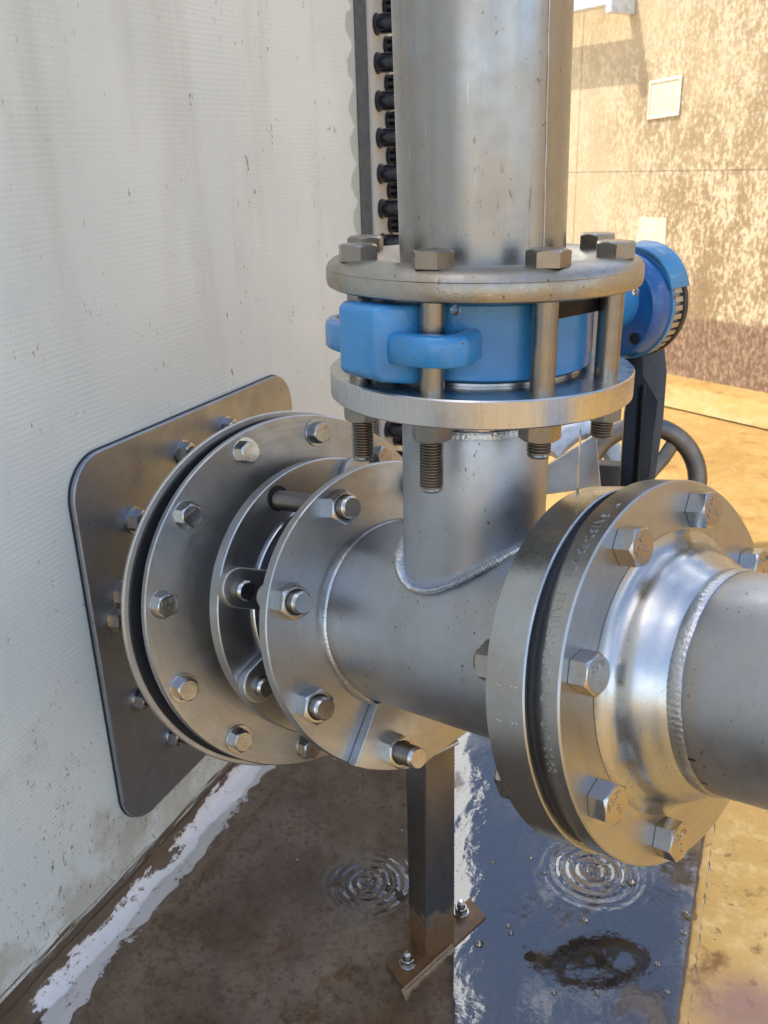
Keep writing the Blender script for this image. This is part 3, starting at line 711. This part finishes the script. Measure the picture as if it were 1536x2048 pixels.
# ------------------------------------------------------------------ outlet pipe with weld neck
op = thing('outlet_pipe', 'steel weld-neck flange and pipe running out of the right edge, stamped rim', 'pipe', tuple(F2.o))
NT = 24.0
hub = [(-NT, 70), (-NT, R2-1.2), (-NT+1.2, R2), (-1.2, R2), (0, R2-1.2), (0, 104)]
for i in range(1, 9):
    t = i/8*math.pi/2; hub.append((14-14*math.cos(t), 104-15*math.sin(t)))
hub += [(20, 86.5), (26, 83), (31, 79.5), (36, 77.6), (37.5, 76), (37.5, 70)]
mb = MB(F2)
mb.lathe(hub[:6]+[(0, 90), (-NT, 70)], 200, closed=True); part(mb, 'flange_disc', m_face_out, op, ang=28)
mb = MB(F2); mb.lathe(hub[6:], 200); part(mb, 'weld_neck', m_hub, op, ang=28)
mb = MB(F2); mb.lathe([(37, 75.3), (120, 75.3), (420, 75.3), (900, 75.3)], 160); part(mb, 'pipe', m_pipe_out, op)
part(weld_ring(F2.shift(40.5), 75.2, 6.0, 1.9, 110, .30, seed=12), 'weld_bead', m_weld, op)
mb = MB(F2); mb.disc(-NT-5, -NT+.2, 126, 60, .5, 128); part(mb, 'gasket_gap_shade', m_rubber, op)
mb = MB(F1); mb.disc(-.2, 3.4, 128, 60, .5, 128); part(mb, 'gasket_gap_shade', m_rubber, op)  # gasket discs widened in black to paint the shade of the flange gap
# stamped heat number round the rim
STAMP = 'Y SA182-F316TI .13A1U29-2570 U1 UM18068'
vs_cache = {}
mb = MB(F2); deg = 104.0
for ch in STAMP:
    if ch == ' ': deg += 2.6; continue
    if ch not in vs_cache: vs_cache[ch] = text_mb(ch, 7.8, None, .42, 'LEFT')
    vs, fs = vs_cache[ch]; wd = max(v.x for v in vs)+1.1
    b = len(mb.v)
    for v in vs:
        t = math.radians(deg)+v.x*1.12/R2; rad = R2+.34+v.z
        mb.pt(-14.5+v.y*1.25, rad*math.cos(t), rad*math.sin(t))
    mb.f += [tuple(b+i for i in f_) for f_ in fs]; deg += math.degrees(wd*1.08/R2)
part(mb, 'stamped_lettering', m_flange, op, smooth=False)
HF = make_bolt(24.5, 13.5, 0, m_bolt)
for i in range(8):
    put(HF, op, bolt_fr(F2, 116.3, -22.2+45*i, .3, random.choice((0, 8, 25, 40, 52))), op['_b'])
# black marker ticks on the pipe
mb = MB(F2)
for dg in (196, 214):
    b = []
    for a in (44, 51):
        for d2 in (-.6, .6):
            t = math.radians(dg+d2); b.append(mb.pt(a, 75.5*math.cos(t), 75.5*math.sin(t)))
    mb.face(b[0], b[1], b[3], b[2])
part(mb, 'marker_ticks', m_rubber, op, smooth=False)
# ------------------------------------------------------------------ riser with pressed backing flange
ZT, ZU = 309.7, 289.7
RDIR = (VZ+(-RIGHT)*.026).normalized()
ri = thing('riser_pipe', 'tall vertical steel pipe with a dished backing flange clamped over the blue valve', 'pipe', tuple(V0+VZ*ZU))
mb = MB(vfr(ZU)); mb.lathe([(9, 57), (2, 62), (0, 70), (0, 107), (1.4, 109.6), (4, 110.4), (11.5, 110.4), (12.4, 109.9), (13, 110.2), (16, 108.6), (18.6, 105), (20.2, 99), (20.6, 92), (19.8, 80), (17.2, 72), (13.5, 66), (11, 61)], 180, closed=True)
part(mb, 'backing_flange', m_dull, ri, ang=40)
fr_ = vfr(ZU-2, (0, 0, 0), RDIR)
sd = min(range(-180, 180), key=lambda a: abs(prj(fr_.p(150, 57.8*math.cos(math.radians(a)), 57.8*math.sin(math.radians(a))))[0]-1096)+(400 if (fr_.p(150, 57.8*math.cos(math.radians(a)), 57.8*math.sin(math.radians(a)))-fr_.p(150, 0, 0)).dot(FWD) > 0 else 0))
t = math.radians(sd); q = (58.0*math.cos(t), 58.0*math.sin(t)); mb = MB(fr_); mb.tube([(a, q[0]+.25*noise.noise(Vector((a*.05, 1, 2))), q[1]) for a in range(8, 458, 3)], lambda k: .5+.25*noise.noise(Vector((k*.3, 3, 3))), 8, up=(0, 1, 0)); part(mb, 'seam_weld', m_edge, ri)
mb = MB(fr_); mb.lathe([(0, 78), (3.5, 78), (4, 60), (8, 58), (20, 57.8), (60, 57.8), (400, 57.8), (460, 57.8)], 160); part(mb, 'pipe', m_riser, ri)
BV = 92.0; PHV = 45-24.56
HV = make_bolt(24, 10.5, 0, m_boltd, marks=False)
LEN = {0: 30, 1: 36, 2: 12, 3: 13, 4: 12, 5: 10, 6: 20, 7: 20}
for i in range(8):
    dg = -157.5+45*i+PHV
    L0 = ZT-.4-ZLB; stick = [30, 36, 12, 13, 12, 12, 16, 22][i]
    # index 0 front-left, 1 front, 2 front-right, 3 right
    fb = bolt_fr(vfr(ZT-.4), BV, dg, 0, random.choice((3, 14, 22, 41)))
    b = put(HV, ri, fb, ri['_b'])
    mb = MB(); b_ = mb.lathe([(-(L0), 8.2), (0, 8.2)], 32); sh = mb.build('shank', m_boltd, b)
    mb = MB(Fr((-(ZT-.4-ZLB), 0, 0), (-1, 0, 0), (0, 1, 0), (0, 0, -1))); hexring(mb, 24, 13, hole=8.2); mb.build('hex_nut', m_boltd, b)
    mb = MB(Fr((-(ZT-.4-ZLB), 0, 0), (-1, 0, 0), (0, 1, 0), (0, 0, -1))); thread(mb, -2, 13+stick, 8.0, 2.0, 32); mb.build('threaded_end', m_boltd, b)
# ------------------------------------------------------------------ butterfly valve
VC = vfr(ZLT)
val = thing('butterfly_valve', 'glossy blue wafer valve body clamped between the two horizontal flanges', 'valve', tuple(V0+VZ*ZLT))
mb = MB(VC); mb.lathe([(4, 60), (4, 77), (5.5, 79), (20, 79.5), (53, 79), (55, 77), (55, 60)], 128, closed=True); part(mb, 'body', m_blue, val)
mb = MB(VC); mb.lathe([(1, 60), (1, 71), (3.6, 71), (4.5, 60)], 96, closed=True); mb.lathe([(54, 60), (54.5, 71), (58, 71), (58, 60)], 96, closed=True); part(mb, 'rubber_seat', m_gasket, val)
def arm(mb, path, w_, z0, z1):
    pass
BA = -112.5+PHV-22.5                                  # bearing boss angle, between two bolts
def pv(r, deg): t = math.radians(deg); return (r*math.cos(t), r*math.sin(t))
# bearing boss: tapered block
f3 = Fr(VC.o, VC.x, VC.y*math.cos(math.radians(BA))+VC.z*math.sin(math.radians(BA)), VC.x.cross(VC.y*math.cos(math.radians(BA))+VC.z*math.sin(math.radians(BA))))
mb = MB(f3)
I = []
for r_, hw, z0, z1 in ((70, 30, 4, 54), (92, 24, 4, 55), (113, 19, 8, 56), (119, 16.5, 12, 53)):
    I.append([mb.pt(z0, r_, -hw), mb.pt(z0, r_, hw), mb.pt(z1, r_, hw), mb.pt(z1, r_, -hw)])
for a, b in zip(I, I[1:]):
    for k in range(4): mb.face(a[k], a[(k+1) % 4], b[(k+1) % 4], b[k])
mb.face(*I[0]); mb.face(*reversed(I[-1]))
part(mb, 'bearing_boss', m_blue, val, bevel=3.2)
for sgn in (-1, 1):
    bd = BA+22.5*sgn; mb = MB(VC); ctr = [(100, BA+5*sgn), (106, BA+12*sgn), (108, bd-2*sgn), (108.5, bd+3*sgn), (106.5, bd+8*sgn), (101, bd+12*sgn), (92, bd+14*sgn), (74, bd+16*sgn)]
    C_ = []
    for (r0, d0), (r1, d1) in zip(ctr, ctr[1:]):
        for j in range(5): C_.append(pv(r0+(r1-r0)*j/5, d0+(d1-d0)*j/5))
    C_.append(pv(*ctr[-1]))
    rws = []
    for k, (a, b) in enumerate(C_):
        q0_ = Vector(C_[max(0, k-1)]); q1_ = Vector(C_[min(len(C_)-1, k+1)]); t_ = (q1_-q0_).normalized(); nrm = Vector((-t_.y, t_.x)); ring = []
        sec = [(-5.0, 20), (-6.4, 21.5), (-6.6, 34), (-5.2, 38), (-2, 39.6), (3, 39.6), (6, 37.5), (6.6, 34), (6.6, 22), (5, 20)]
        for o1, zz in sec: ring.append(mb.pt(zz, a+nrm.x*o1, b+nrm.y*o1))
        rws.append(ring)
    for a, b in zip(rws, rws[1:]):
        for k in range(10): mb.face(a[k], a[(k+1) % 10], b[(k+1) % 10], b[k])
    mb.face(*rws[0]); mb.face(*reversed(rws[-1])); part(mb, 'bolt_lug', m_blue, val, ang=45)
# stem neck, drum and lever parts on the far side
ND = math.radians(BA+180); nd = (VC.y*math.cos(ND)+VC.z*math.sin(ND)).normalized()
nf = frame_axis(VC.p(30, 0, 0), nd)
# distance along the stem where the drum sits: match its place beside the bolts
best = min(range(90, 400), key=lambda s_: abs((lambda q: 768+FPX*q.dot(RIGHT)/q.dot(FWD))(nf.p(s_, 0, 0)-CAM)-1240))
print('drum at', best, prj(nf.p(best, 0, 0)))
mb = MB(nf); mb.lathe([(60, 30), (best-30, 26), (best-6, 28)], 48); part(mb, 'neck', m_blue, val)
DF = nf.shift(best, 0, -7)
gear = thing('lever_housing', 'round dark blue valve position housing with a notched pale rim behind the upper flange', 'valve housing', tuple(DF.o))
RDm = 46
mb = MB(DF); b_ = mb.lathe([(-13, RDm-5), (-11, RDm-3), (-4, RDm-1), (-1, RDm), (8, RDm), (8, 20)], 96); mb.cap(b_, 0, 96); part(mb, 'drum', m_blue2, gear, ang=40)
t = math.radians(222); mb = MB(DF.shift(-12.5, 36*math.cos(t), 36*math.sin(t))); b_ = mb.lathe([(-2, 5), (-2.4, 3.5)], 20); mb.cap(b_, 1, 20); part(mb, 'screw_hole', m_rubber, gear)
mb = MB(DF); b_ = mb.lathe([(7, RDm-1), (7.5, RDm+1.5), (12, RDm+1.5), (12.5, RDm-1)], 96, closed=True); part(mb, 'pale_rim', m_blue3, gear)
mb = MB(DF); mb.lathe([(12, RDm-4), (12, RDm-2), (26, RDm-2), (26, RDm-4)], 96, closed=True)
for i in range(40):
    t = 2*math.pi*i/40; rr_ = RDm-2; f4 = Fr(DF.p(0, 0, 0), DF.x, DF.y*math.cos(t)+DF.z*math.sin(t), DF.x.cross(DF.y*math.cos(t)+DF.z*math.sin(t)))
    m2 = MB(f4); m2.box(13, 24, rr_-.5, rr_+3, -2.2, 2.2); o_ = len(mb.v); mb.v += m2.v; mb.f += [tuple(o_+i_ for i_ in q) for q in m2.f]
part(mb, 'notched_ring', m_galv, gear, ang=20)
mb = MB(DF); b_ = mb.lathe([(25, RDm-1), (26, RDm+2), (31, RDm+2), (33, RDm-2)], 96); mb.cap(b_, 0, 96); mb.cap(b_, 3, 96, True); part(mb, 'back_cover', m_iron, gear)
mb = MB(DF)      # light blue pointer hood over the rim
rw = []
for i in range(13):
    t = math.radians(88+i*6.0); rr_ = RDm+3+(2.5*math.sin(math.pi*i/12)); rw.append([mb.pt(a, r2*math.cos(t), r2*math.sin(t)) for a, r2 in ((6, rr_-3), (6, rr_), (16, rr_+2), (27, rr_+4), (30, rr_+2), (27, rr_-2))])
for a, b in zip(rw, rw[1:]):
    for k in range(6): mb.face(a[k], a[(k+1) % 6], b[(k+1) % 6], b[k])
mb.face(*rw[0]); mb.face(*reversed(rw[-1])); part(mb, 'pointer_hood', m_blue3, gear, bevel=.8)
# black lever bar seen between the bolts
q = [at_depth(1108, 622, 1), at_depth(1215, 622, 1)]
mb = MB(VC)
mb2 = Fr(VC.o, VC.x, VC.y*math.cos(math.radians(-24))+VC.z*math.sin(math.radians(-24)), VC.x.cross(VC.y*math.cos(math.radians(-24))+VC.z*math.sin(math.radians(-24))))
mb = MB(mb2); mb.box(43, 55, 74, 80, -34, 42); part(mb, 'stop_bar', m_black, val, bevel=.8)

# ------------------------------------------------------------------ bracket and post
DB = 12.
poly = [(-56.4, -66.1), (-94.2, -110.5), (-80, -120.3), (-62.2, -129.4), (-43, -137), (-23.8, -143.2), (-10.4, -140.1), (33.3, -135.1), (60, -128), (70, -95), (40, -70)]
k3 = 1.0
post = thing('support_post', 'dark square steel post on a small anchored foot plate holding up the tee', 'post', (-43, -40, ZF))
mb = MB(FL); mb.prism(poly, .4, DB); part(mb, 'bracket_plate', m_face, post, bevel=.7)
put(NP, post, bolt_fr(FL, 124, phL+270, DB, 12), post['_b'])
c1, c2, c3 = on_floor(815, 1882, ZF+5), on_floor(857, 1917, ZF+5), on_floor(913, 1880, ZF+5)
c4 = c1+c3-c2; ctr = (c1+c3)/2; hdir = (c3-c2).normalized(); hs = (c3-c2).length/2; d2 = (c1-c2).normalized(); hs2 = (c1-c2).length/2
topz = FL.p(0, 0, -132).z
PF = Fr(ctr, (0, 0, 1), hdir, Vector((0, 0, 1)).cross(hdir))
print('post', ctr, hs, hs2, topz)
mb = MB(PF)
rr2 = [(x_, y_) for x_, y_ in rrect(-hs, hs, -hs2, hs2, 3, 4)]
zt_ = min((abs(prj(Vector((c2.x, c2.y, z)))[1]-1516), z) for z in range(-260, -60))[1]; print('post top', zt_)
mb.prism(rr2, 0, zt_-(ZF+5)); part(mb, 'square_tube', m_post, post, ang=20)
b1_, b2_, b3_, b4_ = on_floor(772, 1927, ZF+5), on_floor(812, 1980, ZF+5), on_floor(972, 1832, ZF+5), on_floor(940, 1795, ZF+5)
mb = MB(); A = [mb.pt(*q) for q in (b1_, b2_, b3_, b4_)]; B = [mb.pt(q.x, q.y, ZF-1) for q in (b1_, b2_, b3_, b4_)]; mb.face(*A); mb.face(*reversed(B))
for i in range(4): j = (i+1) % 4; mb.face(A[i], A[j], B[j], B[i])
part(mb, 'foot_plate', m_post0, post, bevel=.7)
mb = MB(); rim_ = []
for i in range(40):                                   # squeezed-out grout along the front edge and corner
    t = i/39; p_ = b2_.lerp(b3_, t*.62-.04); o_ = (b2_-b1_).normalized(); wd_ = 3+9*abs(noise.noise(Vector((t*6, 1, 5))))+(5 if t < .15 else 0)*(1-t/.15 if t < .15 else 0)
    rim_.append([mb.pt(*(p_-o_*3+Vector((0, 0, -6+7.2)))), mb.pt(*(p_+o_*wd_*.5+Vector((0, 0, -2.2+noise.noise(Vector((t*20, 2, 2))))))), mb.pt(*(p_+o_*wd_+Vector((0, 0, -6))))])
for a, b in zip(rim_, rim_[1:]):
    for k in range(2): mb.face(a[k], a[k+1], b[k+1], b[k])
part(mb, 'grout', m_grout, post, ang=80)
AN = make_nut(13, 7, 4, 8, 0, 9, m_bolt)
for px, py in ((815, 1925), (922, 1822)):
    q = on_floor(px, py, ZF+7); put(AN, post, Fr(q, (0, 0, 1), (1, 0, 0), (0, 1, 0)), post['_b'])
pts = [Vector((*(c2.lerp(c3, t)).xy, zt_+1)) for t in (0, .25, .5, .75, 1)]
mb = MB(); P_ = []
for i in range(40): t = i/39*(len(pts)-1); k = min(int(t), len(pts)-2); P_.append(pts[k].lerp(pts[k+1], t-k))
mb.tube(P_, lambda k: 2.8+.7*noise.noise(Vector((k*.5, 1, 1))), 8); part(mb, 'bracket_weld', m_weld, post)

# ------------------------------------------------------------------ things behind
def slab_from(pxs, D, th, name, mat, lab, cat, bev=1.):
    """flat plate facing roughly the camera, at depth D, with thickness"""
    P = [at_depth(*q, D) for q in pxs]; c = sum(P, Vector())/len(P); mb = MB()
    A = [mb.pt(*q) for q in P]; B = [mb.pt(*(q+Vector((-.2, .97, 0)).normalized()*th)) for q in P]; mb.face(*A); mb.face(*reversed(B)); n = len(P)
    for i in range(n): j = (i+1) % n; mb.face(A[i], A[j], B[j], B[i])
    o_ = mb.build(name, mat, base=tuple(c), bevel=bev); o_.location = c*S; tag(o_, lab, cat); return o_
hb = at_depth(1300, 820, 840)
bk = thing('lever_bracket', 'black steel bracket hanging below the blue valve housing', 'bracket', tuple(hb))
def bplate(pxs, D, th, name, mat):
    P = [at_depth(*q, D) for q in pxs]; mb = MB(); A = [mb.pt(*q) for q in P]; B = [mb.pt(*(q+Vector((-.3, .95, 0)).normalized()*th)) for q in P]; mb.face(*A); mb.face(*reversed(B)); n = len(P)
    for i in range(n): j = (i+1) % n; mb.face(A[i], A[j], B[j], B[i])
    part(mb, name, mat, bk, bevel=.8)
bplate([(1284, 690), (1328, 682), (1334, 745), (1326, 850), (1306, 985), (1255, 985), (1270, 800)], 850, 9, 'side_plate', m_iron)
bplate([(1232, 702), (1284, 694), (1286, 752), (1316, 802), (1306, 880), (1297, 985), (1240, 985), (1250, 830), (1262, 760)], 835, 9, 'channel', m_black)
mb = MB(); a = at_depth(1287, 770, 829); b = at_depth(1274, 980, 829); mb.tube([a, b], 2.2, 8); part(mb, 'channel_rib', m_black, bk)
# handwheel
hc = at_depth(1283, 962, 1120); hn = (Vector((.35, -.9, .25))).normalized(); HW = frame_axis(hc, hn)
m_wheel = steel('worn_grey_iron', (.17, .165, .16), .40, blot=.5, bump=.3)
hw = thing('handwheel', 'dark cast iron handwheel half hidden behind the right flange', 'handwheel', tuple(hc))
mb = MB(HW); prof = [(11*math.cos(t)*.8, 70+12*math.sin(t)) for t in [2*math.pi*i/14 for i in range(14)]]; mb.lathe(prof, 96, closed=True); part(mb, 'rim', m_wheel, hw, ang=60)
for i in range(3):
    t = math.radians(40+120*i); mb = MB(HW); mb.tube([(0, 10*math.cos(t), 10*math.sin(t)), (-3, 40*math.cos(t+.1), 40*math.sin(t+.1)), (0, 68*math.cos(t+.2), 68*math.sin(t+.2))], (9, 4), 10, up=(1, 0, 0)); part(mb, 'spoke', m_wheel, hw)
mb = MB(HW); b_ = mb.lathe([(-14, 14), (10, 14), (12, 12)], 32); mb.cap(b_, 2, 32, True); part(mb, 'hub', m_wheel, hw)
slab_from([(1090, 935), (1192, 868), (1202, 975), (1090, 990)], 900, 6, 'sheet_bracket', m_galv, 'plain pale steel sheet behind the tee branch pipe', 'metal sheet')
slab_from([(1198, 930), (1260, 935), (1255, 975), (1200, 975)], 925, 20, 'dark_beam', m_iron, 'short dark steel beam behind the pale steel sheet', 'beam')
wp = thing('white_pipe_clip', 'white curved plastic pipe seen through the gap under the valve', 'plastic pipe', tuple(at_depth(1180, 900, 1150)))
mb = MB(); mb.tube([at_depth(*q, 1150) for q in ((1100, 905), (1118, 885), (1140, 868), (1165, 858), (1190, 862), (1210, 882), (1235, 920), (1262, 960))], (19, 13), 16); part(mb, 'pipe', m_white, wp)
# wall bracket at the top right
p0 = fw(1120, 8); p1 = fw(1262, 12)
wb = thing('steel_bracket', 'white steel arm sticking out near the top of the far wall', 'bracket', tuple(FW.p(p1[0], 40, p1[1])))
mb = MB(FW); mb.box(p0[0]-260, p1[0]+12, 60, 110, p1[1]-2, p1[1]+34); part(mb, 'arm', m_white, wb, bevel=2)
mb = MB(FW); mb.box(p1[0]-6, p1[0]+20, 0, 120, p1[1]-28, p1[1]+40); part(mb, 'end_cap', m_white, wb, bevel=3)

# ------------------------------------------------------------------ water drops
def teardrop(R, Lg): 
    mb = MB(); prof = []
    for i in range(14):
        t = math.pi*i/13; prof.append((-R*math.cos(t) if t < math.pi/2 else -math.cos(t)*(Lg-R), max(.02, R*math.sin(t)*(1 if t < math.pi/2 else (.5+.5*math.sin(t))))))
    mb.lathe(prof, 20); return mb
def drop(px, py, z_plane=None, P=None, R=3, Lg=6, lab='', g=None, nm='water_drop'):
    q = P or on_floor(px, py, z_plane)
    o_ = teardrop(R, Lg).build(nm, m_drop, ang=180); o_.location = q*S; o_.rotation_euler = (0, -math.pi/2, 0); tag(o_, lab, 'water drop', g); return o_
rimU = lambda dg, dz: vfr(ZU).p(dz, 107*math.cos(math.radians(dg)), 107*math.sin(math.radians(dg)))
def dg_at(px):   # angle on the rim whose projection is at px
    return min([x_*.5 for x_ in range(-320, 60)], key=lambda a: abs(prj(rimU(a, 0))[0]-px))
drop(0, 0, P=rimU(dg_at(911), -3.6), R=3.2, Lg=7, lab='clear drop hanging under the front of the dished flange')
drop(0, 0, P=rimU(dg_at(1272), -2.6), R=2.4, Lg=6, lab='clear drop hanging under the right edge of the dished flange')
# beads of splashed water lying on the slab
for px, py, r_ in ((658, 1996, 4.2), (968, 1868, 0), (958, 1888, 5), (1016, 1852, 3), (1022, 1867, 3), (962, 1557, 3), (1061, 1716, 2.6), (1088, 1745, 3), (1207, 1779, 3), (1107, 1985, 3), (1194, 1984, 3.2), (1315, 1928, 3.6), (1334, 1984, 3), (1367, 1865, 4), (1364, 1883, 3), (1262, 1764, 6), (1380, 1830, 8), (795, 1627, 3.2), (675, 1900, 2), (762, 2008, 2), (1245, 1770, 2.4), (1350, 1780, 2.5), (986, 1725, 2.4), (1170, 1840, 4)):
    if not r_: continue
    mb = MB(); prof = [(0, r_)]+[(r_*.55*math.sin(t), r_*math.cos(t)) for t in [math.pi/2*i/6 for i in range(1, 7)]]; mb.lathe([(a, max(b, .02)) for a, b in prof], 20)
    o_ = mb.build('splash_bead', m_drop, ang=180); o_.location = on_floor(px, py, ZF+2.7)*S; o_.rotation_euler = (0, -math.pi/2, random.random()*6)
    BL = {(1380, 1830): 'largest clear water bead, lying right at the broken edge of the slab', (1262, 1764): 'fat clear bead on the slab just below the stamped right flange', (958, 1888): 'clear bead lying beside the right corner of the foot plate', (658, 1996): 'lone clear bead on the bare brown slab near the bottom left of the foot plate'}
    tag(o_, BL.get((px, py), 'small round bead of splashed water lying on the wet slab'), 'water drop', 'splashed water beads on the slab')
# falling trickles: chains of stretched drops
def trickle(px0, py0, z0, lab, P0=None, zend=ZF+6, n=26, r_=.75, gap=.35):
    P = P0; z = P.z; pts = []; rad = []; i = 0
    while z > zend+8:
        ln = random.uniform(6, 18)*(1+.6*random.random()); rr_ = r_*random.uniform(.5, 1.2); gp = ln*random.random()*gap*(1+i*.12); x_ = P.x+random.uniform(-.2, .2)+(P.z-z)*.004; y_ = P.y+random.uniform(-.2, .2)
        for f_, q in ((0, .25), (.3, 1), (.7, 1), (1, .3)): pts.append(Vector((x_, y_, z-ln*f_))); rad.append(rr_*q)
        z -= ln+gp+1; pts.append(Vector((x_, y_, z+.4))); rad.append(.10); i += 1
    b = tuple(P); mb = MB(); mb.tube(pts, lambda k: rad[k], 8, up=(1, 0, 0)); o_ = mb.build('water_trickle', m_drop, base=b, ang=180); o_.location = P*S; tag(o_, lab, 'water trickle')
trickle(0, 0, 0, 'thin trickle dripping from the bottom of the big wall flange', P0=FD.p(-3, 186.5*math.cos(math.radians(-83)), 186.5*math.sin(math.radians(-83))))
trickle(0, 0, 0, 'thin trickle dripping from the bottom of the left tee flange', P0=FB.p(-3, 141*math.cos(math.radians(-92)), 141*math.sin(math.radians(-92))))
trickle(0, 0, 0, 'broken trickle dripping from the bottom of the stamped right flange', P0=F2.p(-2, R2*math.cos(math.radians(-79)), R2*math.sin(math.radians(-79))), r_=1.0, gap=1.0)
q = vfr(ZLB).p(-4, 107*math.cos(math.radians(-2)), 107*math.sin(math.radians(-2)))
trickle(0, 0, 0, 'thin stream running off the right side of the polished flange', P0=on_plane(1161, 858, Vector((0, 0, 1)), V0+VZ*(ZLB-1)) , zend=145, r_=1.1, gap=.02)
# splash crowns
for (px, py, n) in ((738, 1762, 26), (1190, 1725, 34)):
    c = on_floor(px, py, ZF+3); mb = MB()
    for i in range(n):
        a = random.random()*6.28; d_ = random.uniform(2, 22)**1.0; r_ = random.uniform(.7, 2.2); x_, y_ = c.x+d_*math.cos(a), c.y+d_*math.sin(a); hh = random.uniform(0, 6)
        b = len(mb.v); m2 = MB(Fr((x_, y_, ZF+2.6+hh*.2), (0, 0, 1), (1, 0, 0), (0, 1, 0))); m2.lathe([(-r_*math.cos(t)*1.2, max(.02, r_*math.sin(t))) for t in [math.pi*k/8 for k in range(9)]], 12)
        mb.v += m2.v; mb.f += [tuple(b+i_ for i_ in q) for q in m2.f]
    o_ = mb.build('splash_crown', m_drop, base=tuple(c), ang=180); o_.location = c*S; o_['kind'] = 'stuff'
    tag(o_, 'cluster of tiny droplets splashing %s' % ('beside the support post' if px < 900 else 'below the stamped right flange'), 'splash')
for o_ in protos: bpy.data.objects.remove(o_)
for o_ in bpy.data.objects:
    if '_b' in o_: del o_['_b']
